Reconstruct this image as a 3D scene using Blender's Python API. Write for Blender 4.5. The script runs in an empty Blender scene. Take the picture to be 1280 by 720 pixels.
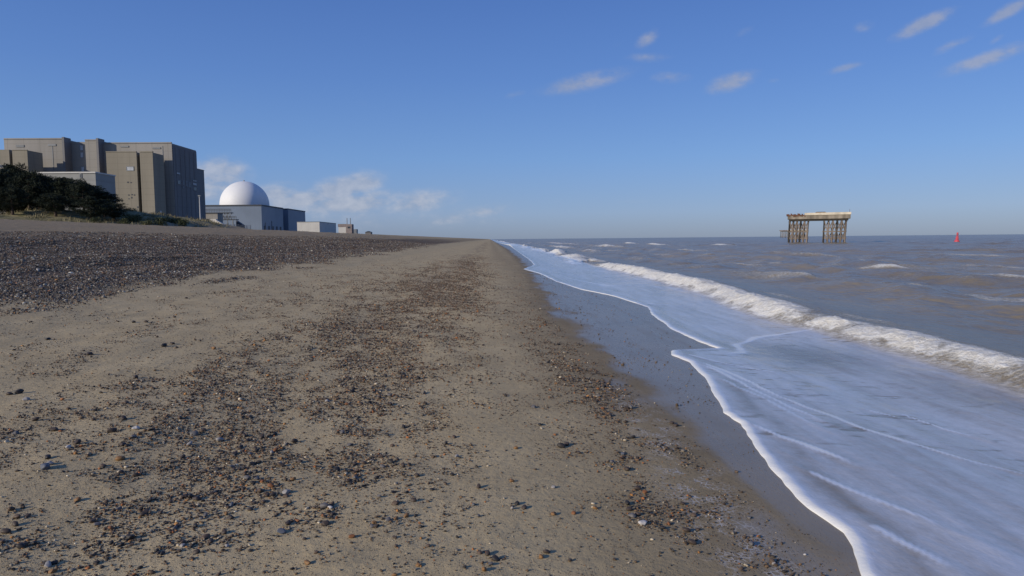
import bpy, math, random
import numpy as np
from mathutils import Vector, Matrix

random.seed(7)
rng = np.random.default_rng(11)
S = bpy.context.scene
COL = S.collection
R_ = math.radians
PI = math.pi

# ------------------------------------------------------------------ camera
EYE = 1.7
F = 849.0                       # focal length in pixels of a 1280 wide frame
YAW, PITCH, ROLL = R_(-1.82), R_(4.13), R_(-0.54)
CAMROT = Matrix.Rotation(YAW, 3, 'Z') @ Matrix.Rotation(PI/2 - PITCH, 3, 'X') @ Matrix.Rotation(ROLL, 3, 'Z')
cam_data = bpy.data.cameras.new('camera')
cam = bpy.data.objects.new('camera', cam_data)
COL.objects.link(cam)
cam_data.sensor_width = 36.0
cam_data.lens = 36.0 * F / 1280.0
cam_data.clip_start = 0.05
cam_data.clip_end = 60000
cam.matrix_world = Matrix.Translation((0, 0, EYE)) @ CAMROT.to_4x4()
S.camera = cam


def ray(u, v):
    return CAMROT @ Vector(((u - 640) / F, (360 - v) / F, -1.0))


def at(u, v, Y):
    """the real point at distance Y along the shore that is seen there"""
    d = ray(u, v)
    k = Y / d.y
    return Vector((d.x * k, Y, EYE + d.z * k))


# ------------------------------------------------------------------ numpy noise
_P = rng.permutation(4096)
_V = rng.random(4096)


def vnoise(x, y, seed=0):
    x = np.asarray(x, float); y = np.asarray(y, float)
    xi = np.floor(x).astype(np.int64); yi = np.floor(y).astype(np.int64)
    xf = x - xi; yf = y - yi
    sx = xf*xf*xf*(xf*(xf*6-15)+10); sy = yf*yf*yf*(yf*(yf*6-15)+10)

    def h(a, b):
        return _V[_P[(_P[(a + seed*57) & 4095] + b + seed*131) & 4095]]
    n0 = h(xi, yi)*(1-sx) + h(xi+1, yi)*sx
    n1 = h(xi, yi+1)*(1-sx) + h(xi+1, yi+1)*sx
    return n0*(1-sy) + n1*sy


def fbm(x, y, o=4, seed=0):
    t = 0.0; a = 0.5; s = 0.0
    for k in range(o):
        t = t + a*vnoise(x, y, seed+k*7); s += a
        c, n = 0.8, 0.6
        x, y = (x*c - y*n)*2.03 + 3.1, (x*n + y*c)*2.03 + 1.7
        a *= 0.5
    return t / s


def sstep(a, b, x):
    t = np.clip((np.asarray(x, float) - a) / (b - a), 0, 1)
    return t*t*(3-2*t)


# ------------------------------------------------------------------ terrain heights
_px = np.array([-9000, -400, -130, -105, -85, -60, -45, -32, -27.5, -25, -20, -15, -11, -8, -5, -2, 0, 1, 2, 3, 4, 6, 8, 12, 30, 100, 12000], float)
_pz = np.array([5.3, 5.3, 5.1, 5.0, 4.9, 4.75, 3.6, 2.42, 1.98, 1.70, 1.18, .70, .36, .17, .08, .02, 0, -.03, -.075, -.14, -.23, -.47, -.75, -1.3, -3, -6, -30], float)


def base_z(x):
    return np.interp(x, _px, _pz)


DUNES = [(-92, 168, 11, 20, 3.2), (-84, 190, 9, 18, 2.3), (-98, 150, 12, 14, 1.8), (-78, 160, 6, 30, .9), (-112, 140, 14, 30, 1.3), (-80, 205, 7, 16, .8)]


def terrain(x, y):
    x = np.asarray(x, float); y = np.asarray(y, float)
    z = base_z(x)
    sh = sstep(-9.5, -13, x)
    # shingle bank: uneven ledges that run along the shore
    z = z + sh*(1-sstep(-40, -55, x)*.5)*(fbm(x/2.6, y/11, 4, 3)-.5)*.42*sstep(-10, -16, x)
    z = z + sh*(fbm(x/.55, y/1.0, 3, 23)-.5)*.13
    # flat sand: slow undulation and small hummocks
    sa = (1-sh)*sstep(6, 3, x)
    z = z + sa*(fbm(x/1.9, y/3.2, 3, 5)-.5)*.07*sstep(2.2, -.5, x)
    z = z + sa*(fbm(x/.30, y/.42, 3, 9)-.5)*.022*sstep(1.2, -1, x)
    z = z + sa*(fbm(x/.09, y/.09, 2, 15)-.5)*.006*sstep(1.2, 0, x)
    for (a, b, ra, rb, h) in DUNES:
        z = z + h*np.exp(-((x-a)/ra)**2-((y-b)/rb)**2)*(.65+.7*fbm(x/5, y/5, 3, 31))
    z = z + sstep(-66, -80, x)*(fbm(x/7, y/9, 3, 41)-.45)*1.3*sstep(900, 400, y)
    return z


def ground_at(u, v):
    d = ray(u, v)
    z = 0.0
    for _ in range(12):
        k = (z - EYE) / d.z
        z = float(base_z(d.x*k))
    k = (float(terrain(d.x*k, d.y*k)) - EYE) / d.z
    return d.x*k, d.y*k


def level_at(u, v, z):
    d = ray(u, v)
    k = (z-EYE)/d.z
    return d.x*k, d.y*k


# shore line of the wash, from points seen along it
_edge = [(1081, 720), (1066, 687), (1052, 666), (1018, 639), (987, 610), (960, 582), (943, 557), (927, 530), (904, 516), (891, 495),
         (883, 476), (860, 453), (841, 444), (838, 439), (899, 436.5), (870, 426), (841, 412), (817, 396), (810, 384), (770, 371), (727, 362),
         (695, 352), (675, 342), (655, 336.5), (668, 331), (662, 325), (648, 315), (637, 307)]
_E = [ground_at(u, v) for u, v in _edge]
_ey = [e[1] for e in _E]; _ex = [e[0] for e in _E]
for i in range(1, len(_ey)):
    if _ey[i] <= _ey[i-1]:
        _ey[i] = _ey[i-1] + .12
_ey = np.array([-60, -10, 1.5] + _ey + [400, 1500, 14000])
_ex = np.array([1.2, 1.5, 1.75] + _ex + [4.2, 4.5, 4.5])


def edge_x(y):
    y = np.asarray(y, float)
    e = np.interp(y, _ey, _ex)
    return e + (fbm(y/.55, y*0+3.3, 3, 51)-.5)*.10*sstep(60, 10, y) + (fbm(y/3, y*0+1.3, 3, 55)-.5)*.25*sstep(14, 40, y)


# line where the sand turns wet
_wet = [(960, 760), (905, 700), (868, 650), (835, 590), (800, 540), (765, 500), (720, 450), (695, 415), (672, 385), (655, 355), (645, 338), (636, 322), (628, 311)]
_W = [ground_at(u, v) for u, v in _wet]
_wy = np.array([-60] + [w[1] for w in _W] + [400, 14000]); _wx = np.array([.6] + [w[0] for w in _W] + [2.4, 2.6])


def wet_x(y):
    return np.interp(y, _wy, _wx) + .55*sstep(14, 45, y)


# crest of the breaker
_brk = [(1280, 441), (1200, 424), (1120, 406), (1060, 394), (1010, 386), (960, 374), (910, 358), (860, 347), (800, 334.5), (745, 325), (715, 318), (690, 313)]
_B = [level_at(u, v, .05) for u, v in _brk]
_by = np.array([-60, 4] + [b[1] for b in _B] + [160, 14000]); _bx = np.array([6.4, 7.0] + [b[0] for b in _B] + [9.5, 10])
_o = np.argsort(_by); _by = _by[_o]; _bx = _bx[_o]


def brk_x(y):
    return np.interp(y, _by, _bx) + (fbm(np.asarray(y)/4, np.asarray(y)*0, 3, 61)-.5)*.5


SEA = -.30
CAPS = []
for (u, v, dy, dx, h, f) in [(906, 306, 9, .8, .30, 1), (1108, 335, 2.2, .45, .28, 1), (782, 304, 14, 1.2, .3, 1), (818, 305.5, 10, 1, .3, 1), (672, 312, 10, 1.2, .25, 1), (692, 316, 7, 1.0, .25, 1), (720, 320, 6, .8, .22, .95), (745, 325, 3, .5, .2, .85), (715, 327, 4, .6, .12, .8), (640, 306, 30, 1.5, .3, 1), (930, 327, 4, .4, .1, .5), (1000, 345, 2, .3, .1, .5),
                             (655, 309, 14, .8, .3, .9), (700, 308, 22, .9, .3, .8), (735, 312, 8, .6, .25, .8),
                             (1190, 345, 3, .5, .12, .28), (1250, 330, 5, .6, .14, .5), (1020, 318, 8, .6, .14, .45), (860, 312, 9, .7, .2, .6),
                             (960, 315, 8, .7, .12, .5), (760, 308, 16, 1.0, .3, .7), (1230, 318, 8, .8, .15, .55),
                             (1262, 347, 2.0, .4, .12, .6), (1075, 322, 6, .6, .12, .5), (700, 304, 60, 2.0, .3, .6)]:
    x, y = level_at(u, v, -.15)
    CAPS.append((x, y, dx*1.25, dy*1.1, h*1.1, f))

FOLDS = []
for (pl, wd, am) in [([(860, 446), (920, 468), (1010, 505), (1100, 535), (1200, 560), (1300, 578)], .040, 1.1),
                     ([(935, 532), (975, 548), (1020, 565), (1075, 585)], .035, 1.05), ([(1075, 500), (1110, 505), (1140, 512)], .03, .9),
                     ([(850, 441), (900, 450), (950, 456), (1000, 461)], .06, .95), ([(905, 438), (928, 432), (921, 421), (945, 411), (1000, 404), (1040, 400)], .10, .95),
                     ([(1000, 590), (1060, 615), (1150, 650), (1250, 690)], .03, .72), ([(870, 452), (930, 480), (990, 508), (1050, 530)], .03, .95), ([(1120, 500), (1180, 518), (1240, 530)], .025, .85),
                     ([(890, 470), (960, 500), (1040, 540)], .03, .8), ([(1075, 660), (1150, 700), (1200, 730)], .05, .8),
                     ([(700, 345), (760, 352), (800, 350)], .25, .8), ([(760, 362), (800, 372), (850, 374)], .12, .8)]:
    FOLDS.append(([level_at(u, v, -.12) for u, v in pl], max(wd, .042), am))

# ------------------------------------------------------------------ object helpers


def link(name, me, mat=None, parent=None):
    o = bpy.data.objects.new(name, me)
    COL.objects.link(o)
    if mat is not None and len(me.materials) == 0:
        me.materials.append(mat)
    if parent is not None:
        o.parent = parent
    return o


def tag(o, label=None, cat=None, group=None, kind=None):
    if label: o['label'] = label
    if cat: o['category'] = cat
    if group: o['group'] = group
    if kind: o['kind'] = kind
    return o


def thing(name, label, cat, loc=(0, 0, 0), group=None):
    o = bpy.data.objects.new(name, None)
    o.empty_display_size = .2
    COL.objects.link(o)
    o.location = loc
    return tag(o, label, cat, group)


class MB:
    """collects shapes for ONE mesh"""

    def __init__(s, org=(0, 0, 0)):
        s.v = []; s.f = []; s.o = Vector(org)

    def add(s, vs, fs):
        n = len(s.v)
        s.v += [tuple(Vector(p) - s.o) for p in vs]
        s.f += [tuple(n+i for i in q) for q in fs]

    def box(s, x0, x1, y0, y1, z0, z1):
        s.add([(x0, y0, z0), (x1, y0, z0), (x1, y1, z0), (x0, y1, z0), (x0, y0, z1), (x1, y0, z1), (x1, y1, z1), (x0, y1, z1)],
              [(0, 3, 2, 1), (4, 5, 6, 7), (0, 1, 5, 4), (1, 2, 6, 5), (2, 3, 7, 6), (3, 0, 4, 7)])

    def tube(s, pts, rads, n=8, cap=True):
        pts = [Vector(p) for p in pts]
        vs = []; fs = []
        for i, p in enumerate(pts):
            a = pts[min(i+1, len(pts)-1)] - pts[max(i-1, 0)]
            a.normalize()
            t = Vector((0, 0, 1)) if abs(a.z) < .9 else Vector((1, 0, 0))
            b = a.cross(t).normalized(); c = a.cross(b)
            for k in range(n):
                q = 2*PI*k/n
                vs.append(p + (b*math.cos(q)+c*math.sin(q))*rads[i])
        for i in range(len(pts)-1):
            for k in range(n):
                k2 = (k+1) % n
                fs.append((i*n+k, i*n+k2, (i+1)*n+k2, (i+1)*n+k))
        if cap:
            fs.append(tuple(range(n-1, -1, -1)))
            fs.append(tuple((len(pts)-1)*n+k for k in range(n)))
        s.add(vs, fs)

    def beam(s, a, b, w, h=None):
        a = Vector(a); b = Vector(b); h = h or w
        d = (b-a).normalized()
        t = Vector((0, 0, 1)) if abs(d.z) < .95 else Vector((1, 0, 0))
        e = d.cross(t).normalized()*w/2; f = e.cross(d).normalized()*h/2
        vs = [a-e-f, a+e-f, a+e+f, a-e+f, b-e-f, b+e-f, b+e+f, b-e+f]
        s.add(vs, [(0, 3, 2, 1), (4, 5, 6, 7), (0, 1, 5, 4), (1, 2, 6, 5), (2, 3, 7, 6), (3, 0, 4, 7)])

    def lathe(s, prof, c, n=24):
        vs = []; fs = []
        for (r, z) in prof:
            for k in range(n):
                q = 2*PI*k/n
                vs.append((c[0]+r*math.cos(q), c[1]+r*math.sin(q), c[2]+z))
        for i in range(len(prof)-1):
            for k in range(n):
                k2 = (k+1) % n
                fs.append((i*n+k, i*n+k2, (i+1)*n+k2, (i+1)*n+k))
        s.add(vs, fs)

    def build(s, name, mat, parent=None, smooth=False):
        me = bpy.data.meshes.new(name)
        me.from_pydata(s.v, [], s.f)
        if smooth:
            me.polygons.foreach_set('use_smooth', [True]*len(me.polygons))
        me.update()
        return link(name, me, mat, parent)


def mesh_np(name, co, faces, smooth=True, attrs=None, cols=None):
    """co (n,3); faces (m,k) all with the same k"""
    me = bpy.data.meshes.new(name)
    m, k = faces.shape
    me.vertices.add(len(co)); me.vertices.foreach_set('co', np.ascontiguousarray(co, np.float32).ravel())
    me.loops.add(m*k); me.loops.foreach_set('vertex_index', np.ascontiguousarray(faces, np.int32).ravel())
    me.polygons.add(m)
    me.polygons.foreach_set('loop_start', np.arange(0, m*k, k, dtype=np.int32))
    me.polygons.foreach_set('use_smooth', np.full(m, smooth, dtype=bool))
    me.update(calc_edges=True)
    for nm, arr in (attrs or {}).items():
        a = me.attributes.new(nm, 'FLOAT', 'POINT')
        a.data.foreach_set('value', np.ascontiguousarray(arr, np.float32).ravel())
    if cols is not None:
        a = me.attributes.new('tone', 'FLOAT_COLOR', 'POINT')
        c = np.ones((len(co), 4), np.float32); c[:, :3] = cols
        a.data.foreach_set('color', c.ravel())
    return me


# ------------------------------------------------------------------ node helpers


class NT:
    def __init__(s, tree):
        s.t = tree; s.n = tree.nodes; s.l = tree.links

    def _in(s, sock, val):
        if hasattr(val, 'links') or isinstance(val, bpy.types.NodeSocket):
            s.l.new(val, sock)
        elif val is not None:
            sock.default_value = val

    def math(s, op, a, b=None, c=None, clamp=False):
        n = s.n.new('ShaderNodeMath'); n.operation = op; n.use_clamp = clamp
        s._in(n.inputs[0], a)
        if b is not None: s._in(n.inputs[1], b)
        if c is not None: s._in(n.inputs[2], c)
        return n.outputs[0]

    def mix(s, fac, a, b, mode='MIX'):
        n = s.n.new('ShaderNodeMix'); n.data_type = 'RGBA'; n.blend_type = mode; n.clamp_factor = True
        s._in(n.inputs[0], fac); s._in(n.inputs[6], a); s._in(n.inputs[7], b)
        return n.outputs[2]

    def step(s, x, a, b, lo=0.0, hi=1.0):
        n = s.n.new('ShaderNodeMapRange'); n.interpolation_type = 'SMOOTHSTEP'
        s._in(n.inputs[0], x); s._in(n.inputs[1], a); s._in(n.inputs[2], b); n.inputs[3].default_value = lo; n.inputs[4].default_value = hi
        return n.outputs[0]

    def noise(s, vec, scale, detail=4, rough=.55, out=0, lac=2.0):
        n = s.n.new('ShaderNodeTexNoise'); s.l.new(vec, n.inputs['Vector'])
        n.inputs['Scale'].default_value = scale; n.inputs['Detail'].default_value = detail
        n.inputs['Roughness'].default_value = rough; n.inputs['Lacunarity'].default_value = lac
        return n.outputs[out]

    def voro(s, vec, scale, out='Distance', feat='F1', rnd=1.0):
        n = s.n.new('ShaderNodeTexVoronoi'); n.feature = feat; s.l.new(vec, n.inputs['Vector'])
        n.inputs['Scale'].default_value = scale; n.inputs['Randomness'].default_value = rnd
        return n.outputs[out]

    def pos(s):
        return s.n.new('ShaderNodeNewGeometry').outputs['Position']

    def obj(s):
        return s.n.new('ShaderNodeTexCoord').outputs['Object']

    def map(s, vec, scale=(1, 1, 1), rot=(0, 0, 0), loc=(0, 0, 0)):
        n = s.n.new('ShaderNodeMapping'); s.l.new(vec, n.inputs[0])
        n.inputs['Scale'].default_value = scale; n.inputs['Rotation'].default_value = rot; n.inputs['Location'].default_value = loc
        return n.outputs[0]

    def attr(s, name, out='Fac'):
        n = s.n.new('ShaderNodeAttribute'); n.attribute_name = name
        return n.outputs[out]

    def ramp(s, fac, stops, interp='LINEAR'):
        n = s.n.new('ShaderNodeValToRGB'); s._in(n.inputs[0], fac)
        r = n.color_ramp; r.interpolation = interp
        while len(r.elements) > 1: r.elements.remove(r.elements[-1])
        r.elements[0].position = stops[0][0]; r.elements[0].color = (*stops[0][1], 1)
        for p, c in stops[1:]:
            e = r.elements.new(p); e.color = (*c, 1)
        return n.outputs[0]

    def bump(s, h, strength, dist, normal=None):
        n = s.n.new('ShaderNodeBump'); s._in(n.inputs['Strength'], strength); n.inputs['Distance'].default_value = dist
        s._in(n.inputs['Height'], h)
        if normal is not None: s.l.new(normal, n.inputs['Normal'])
        return n.outputs[0]


def new_mat(name):
    m = bpy.data.materials.new(name); m.use_nodes = True
    t = NT(m.node_tree)
    b = m.node_tree.nodes['Principled BSDF']
    return m, t, b


def rgb(c):
    return (*c, 1)


def simple(name, col, rough=.7, var=.12, scale=.4, metal=0.0, spec=.3, streak=False, lines=None):
    m, t, b = new_mat(name)
    p = t.obj()
    q = t.map(p, (1, 1, .15)) if streak else p
    n = t.noise(q, scale, 5, .6)
    c1 = tuple(max(0, x*(1-var)) for x in col); c2 = tuple(min(1, x*(1+var)) for x in col)
    c = t.mix(t.step(n, .3, .7), rgb(c1), rgb(c2))
    if lines:
        (w, h, amt) = lines
        sx = t.n.new('ShaderNodeSeparateXYZ'); t.l.new(p, sx.inputs[0])
        xy = t.math('ADD', sx.outputs[0], sx.outputs[1])
        fr = t.math('FRACT', t.math('DIVIDE', sx.outputs[2], h))
        l1 = t.step(fr, 0, .08, 1, 0)
        fx = t.math('FRACT', t.math('DIVIDE', xy, w))
        l2 = t.step(fx, 0, .07, 1, 0)
        l = t.math('MULTIPLY', t.math('MAXIMUM', l1, l2), amt)
        c = t.mix(l, c, rgb(tuple(x*.55 for x in col)))
    t._in(b.inputs['Base Color'], c)
    b.inputs['Roughness'].default_value = rough; b.inputs['Metallic'].default_value = metal
    b.inputs['Specular IOR Level'].default_value = spec
    return m


# ------------------------------------------------------------------ world and sun
SUN_AZ = (-.829, -.559)           # horizontal direction towards the sun
SUN_EL = R_(20)
w = bpy.data.worlds.new('World'); S.world = w; w.use_nodes = True
t = NT(w.node_tree)
bg = w.node_tree.nodes['Background']
sky = t.n.new('ShaderNodeTexSky'); sky.sky_type = 'NISHITA'
sky.sun_disc = False; sky.sun_elevation = SUN_EL
sky.sun_rotation = math.atan2(SUN_AZ[0], SUN_AZ[1]) % (2*PI)
sky.air_density = 1.0; sky.dust_density = .35; sky.ozone_density = 1.3; sky.altitude = 0
hs = t.n.new('ShaderNodeHueSaturation'); hs.inputs['Saturation'].default_value = 1.15; hs.inputs['Value'].default_value = 1.0
t.l.new(sky.outputs[0], hs.inputs['Color'])
skyc = t.mix(1.0, hs.outputs[0], (.80, .95, 1.45, 1), 'MULTIPLY')
d = t.n.new('ShaderNodeTexCoord').outputs['Generated']
sep = t.n.new('ShaderNodeSeparateXYZ'); t.l.new(d, sep.inputs[0])
az = t.math('ARCTAN2', sep.outputs[0], sep.outputs[1])
el = t.math('ARCSINE', sep.outputs[2])
# clear winter air: deep blue overhead, paler and greyer towards the horizon
K_ = 1/.085
air = t.ramp(t.math('DIVIDE', el, R_(60), clamp=True), [(0, (.185, .262, .425)), (.035, (.215, .325, .560)), (.11, (.165, .318, .625)), (.215, (.114, .242, .575)), (.31, (.086, .192, .51)), (1, (.05, .125, .39))])
sc_ = t.n.new('ShaderNodeVectorMath'); sc_.operation = 'SCALE'; t.l.new(air, sc_.inputs[0]); sc_.inputs['Scale'].default_value = K_
skyc = t.mix(.72, skyc, sc_.outputs[0])
# small clouds: soft blobs at fixed bearings, broken up by noise
CLOUDS = [  # u, v, half width, half height, tilt (px of the picture), strength
    (1155, 30, 42, 11, -.28, 1.0), (1262, 12, 34, 10, -.35, .9), (1235, 73, 62, 11, -.18, .9), (1192, 56, 30, 8, -.25, .7),
    (1245, 50, 12, 6, -.4, .45), (1081, 33, 16, 9, 0, .55), (1056, 85, 28, 6, -.15, .65), (914, 103, 32, 12, -.2, 1.0),
    (838, 97, 28, 9, .05, .6), (733, 102, 58, 12, -.18, .85), (810, 48, 16, 12, -.4, .7), (808, 72, 32, 8, .05, .5),
    (966, 101, 12, 5, 0, .4), (930, 40, 16, 8, -.3, .35), (642, 119, 18, 7, -.2, .45), (765, 60, 20, 8, -.3, .3),
    (272, 220, 36, 24, -.1, 1.25), (262, 240, 40, 20, 0, .7), (430, 236, 46, 18, -.25, 1.2), (440, 254, 64, 13, -.1, 1.25),
    (372, 250, 58, 14, -.1, 1.1), (345, 243, 32, 13, 0, 1.15), (360, 230, 40, 7, 0, .45), (520, 252, 60, 16, -.15, .75),
    (590, 268, 60, 10, -.2, .7), (570, 272, 120, 22, 0, .36), (430, 272, 150, 24, 0, .45), (790, 252, 40, 5, 0, .28), (690, 252, 36, 8, 0, .2),
    (455, 130, 60, 10, .1, .18), (900, 225, 80, 8, 0, .14), (640, 266, 90, 12, 0, .22), (1240, 178, 70, 10, 0, .14), (80, 165, 60, 8, .1, .15)]


def azel(u, v):
    q = ray(u, v).normalized()
    return math.atan2(q.x, q.y), math.asin(q.z)


cmask = None; lit = None
nz = t.noise(t.map(d, (1, 1, 2.2)), 16, 6, .62)
nz2 = t.noise(t.map(d, (1, 1, 1.6), loc=(3, 1, 2)), 42, 5, .6)
wob = t.math('ADD', t.math('MULTIPLY', t.math('SUBTRACT', nz, .5), 1.9), t.math('MULTIPLY', t.math('SUBTRACT', nz2, .5), 1.3))
for (u, v, hw, hh, tl, st) in CLOUDS:
    a0, e0 = azel(u, v)
    a1, _ = azel(u+hw, v); _, e1 = azel(u, v-hh)
    sa, se = abs(a1-a0), abs(e1-e0)
    da = t.math('DIVIDE', t.math('SUBTRACT', az, a0), sa)
    de = t.math('DIVIDE', t.math('SUBTRACT', el, e0), se)
    de = t.math('ADD', de, t.math('MULTIPLY', da, tl*hw/hh))
    r2 = t.math('ADD', t.math('MULTIPLY', da, da), t.math('MULTIPLY', de, de))
    g = t.math('MULTIPLY', t.math('POWER', 2.718, t.math('MULTIPLY', r2, -1.0)), st)
    cmask = g if cmask is None else t.math('MAXIMUM', cmask, g)
m_ = t.math('MULTIPLY', cmask, t.math('ADD', t.math('MULTIPLY', wob, .9), .85))
m_ = t.step(m_, .14, .86)
top = t.math('ADD', t.math('MULTIPLY', t.math('SUBTRACT', nz2, .5), 2.0), .5, clamp=True)
ccol = t.mix(top, (3.4, 4.0, 5.3, 1), t.mix(t.step(el, R_(5), R_(11)), (6.6, 6.7, 7.3, 1), (4.9, 5.0, 5.8, 1)))
skyc = t.mix(t.math('MULTIPLY', m_, .64), skyc, ccol)
t.l.new(skyc, bg.inputs['Color'])
bg.inputs['Strength'].default_value = .085

sd = bpy.data.lights.new('sun', 'SUN'); sd.energy = 4.0; sd.angle = R_(.53); sd.color = (1.0, .90, .76)
so = bpy.data.objects.new('sun', sd); COL.objects.link(so)
sunvec = Vector((SUN_AZ[0]*math.cos(SUN_EL), SUN_AZ[1]*math.cos(SUN_EL), math.sin(SUN_EL)))
so.rotation_euler = (-sunvec).to_track_quat('-Z', 'Y').to_euler()
so.location = (-30, -20, 60)

S.view_settings.view_transform = 'Standard'
S.view_settings.look = 'None'
S.view_settings.exposure = 0.0
S.view_settings.gamma = 1.0
S.render.engine = 'CYCLES'
S.cycles.use_denoising = True
S.cycles.max_bounces = 5
S.cycles.caustics_reflective = False
S.cycles.caustics_refractive = False

# ------------------------------------------------------------------ ground sheet
def geo(a, b, r):
    n = int(math.log(b/a)/math.log(r))+1
    return a*(b/a)**(np.arange(n+1)/n)


def grid_faces(nr, nc):
    i = np.arange(nr*nc, dtype=np.int64).reshape(nr, nc)
    return np.stack([i[:-1, :-1], i[:-1, 1:], i[1:, 1:], i[1:, :-1]], -1).reshape(-1, 4)


def ground_material():
    m, t, b = new_mat('sand and shingle')
    p = t.pos()
    wet, shi, gra, upper_lit, film, grv, damp = (t.attr(k) for k in ('wet', 'shingle', 'grass', 'upper_lit', 'film', 'gravel', 'damp'))
    n1 = t.noise(p, .9, 5, .6); n2 = t.noise(p, 14, 5, .65); n3 = t.noise(p, 160, 3, .6)
    sand = t.mix(t.step(n1, .3, .7), (.405, .315, .180, 1), (.495, .390, .226, 1))
    sand = t.mix(t.math('MULTIPLY', t.step(n2, .45, .75), .45), sand, (.29, .22, .125, 1))
    sand = t.mix(t.math('MULTIPLY', t.step(n3, .45, .8), .5), sand, (.21, .16, .095, 1))
    # specks of grit too small to build
    vc = t.voro(p, 85, 'Color'); vd = t.voro(p, 85, 'Distance')
    sx = t.n.new('ShaderNodeSeparateColor'); t.l.new(vc, sx.inputs[0])
    thr = t.math('SUBTRACT', .93, t.math('MULTIPLY', grv, .45))
    spk = t.math('MULTIPLY', t.math('GREATER_THAN', sx.outputs[0], thr), t.step(vd, .25, .42, 1, 0))
    sand = t.mix(t.math('MULTIPLY', spk, .85), sand, t.ramp(sx.outputs[1], [(0, (.035, .026, .02)), (.45, (.09, .06, .04)), (.75, (.15, .09, .05)), (1, (.28, .25, .22))]))
    wsand = t.mix(t.step(n1, .3, .7), (.220, .170, .100, 1), (.270, .208, .124, 1))
    wsand = t.mix(t.math('MULTIPLY', spk, .7), wsand, (.05, .04, .035, 1))
    c = t.mix(damp, sand, wsand)
    # shingle: each cell is a stone
    q = t.map(p, (1, 1, 1.3))
    v1c = t.voro(q, 15, 'Color'); v1d = t.voro(q, 15, 'Distance')
    s2 = t.n.new('ShaderNodeSeparateColor'); t.l.new(v1c, s2.inputs[0])
    stone = t.ramp(s2.outputs[0], [(0, (.08, .06, .048)), (.3, (.16, .12, .09)), (.55, (.25, .19, .145)), (.75, (.21, .178, .15)), (.9, (.33, .28, .23)), (1, (.50, .45, .40))])
    stone = t.mix(t.step(v1d, .38, .62), stone, (.06, .046, .036, 1))
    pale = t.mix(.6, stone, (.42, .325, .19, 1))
    big = t.noise(t.map(p, (.55, .18, .5)), 1.0, 4, .6)
    stone = t.mix(t.math('MULTIPLY', t.step(big, .45, .7), .4), stone, (.15, .10, .07, 1))
    stone = t.mix(1.0, stone, (1.0, .92, .76, 1), 'MULTIPLY')
    stone = t.mix(upper_lit, stone, pale)  # upper bank: sandier gravel, with its better light painted into the colour
    mot = t.noise(t.map(p, (1.2, .7, 1)), 2.6, 5, .7)
    stone = t.mix(t.math('MULTIPLY', t.step(mot, .42, .68), .5), stone, (.13, .10, .072, 1))
    c = t.mix(shi, c, stone)
    ng = t.noise(p, .5, 5, .6)
    turf = t.mix(t.step(ng, .35, .65), (.12, .115, .055, 1), (.27, .235, .14, 1))
    c = t.mix(gra, c, turf)
    # thin lace of drying foam left on the wet sand
    lace = t.voro(t.map(p, (1, 1, 1)), 26, 'Distance', 'DISTANCE_TO_EDGE')
    ln = t.noise(p, 6, 4, .6)
    lf = t.math('MULTIPLY', film, t.math('MULTIPLY', t.step(lace, .03, .16, 1, 0), t.step(ln, .42, .62)))
    c = t.mix(t.math('MULTIPLY', lf, .55), c, (.6, .6, .6, 1))
    t.l.new(c, b.inputs['Base Color'])
    wn = t.step(t.math('ADD', wet, t.math('MULTIPLY', t.math('SUBTRACT', n2, .5), .3)), .35, 1.0)
    r = t.math('SUBTRACT', .9, t.math('MULTIPLY', t.math('MULTIPLY', wn, .63), t.step(t.noise(t.map(p, (3, .35, 1)), 1.2, 5, .6), .0, .55, .80, 1.0)))
    r = t.math('ADD', r, t.math('MULTIPLY', lf, .3))
    t.l.new(r, b.inputs['Roughness'])
    t._in(b.inputs['Specular IOR Level'], t.math('ADD', .12, t.math('MULTIPLY', wn, .24)))
    dryb = t.math('SUBTRACT', 1.0, wet)
    h = t.math('ADD', t.math('MULTIPLY', n2, .012), t.math('MULTIPLY', n3, .0022))
    h = t.math('MULTIPLY', h, t.math('ADD', t.math('MULTIPLY', dryb, .88), .12))
    h = t.math('ADD', h, t.math('MULTIPLY', spk, .002))
    rpl = t.noise(t.map(p, (5, 1.1, 1), (0, 0, R_(24))), 4.5, 4, .6)
    h = t.math('ADD', h, t.math('MULTIPLY', t.math('MULTIPLY', rpl, wet), .004))
    hs_ = t.math('MULTIPLY', t.step(v1d, 0, .6, 1, 0), .03)
    hm = t.math('ADD', t.math('MULTIPLY', h, t.math('SUBTRACT', 1, shi)), t.math('MULTIPLY', hs_, shi))
    t.l.new(t.bump(hm, .9, 1.0), b.inputs['Normal'])
    return m


GROUND = ground_material()
xl = -geo(9, 9000, 1.035)[::-1]
xs = np.concatenate([xl, np.arange(-8.95, 5, .05), geo(5.05, 14000, 1.16)])
ys = np.concatenate([np.array([-60, -30, -15, -8, -5, -3, -1.5, -.5, .3, 1, 1.6, 2.0]), geo(2.2, 14000, 1.0105)])
X, Y = np.meshgrid(xs, ys)
Z = terrain(X, Y)


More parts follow.
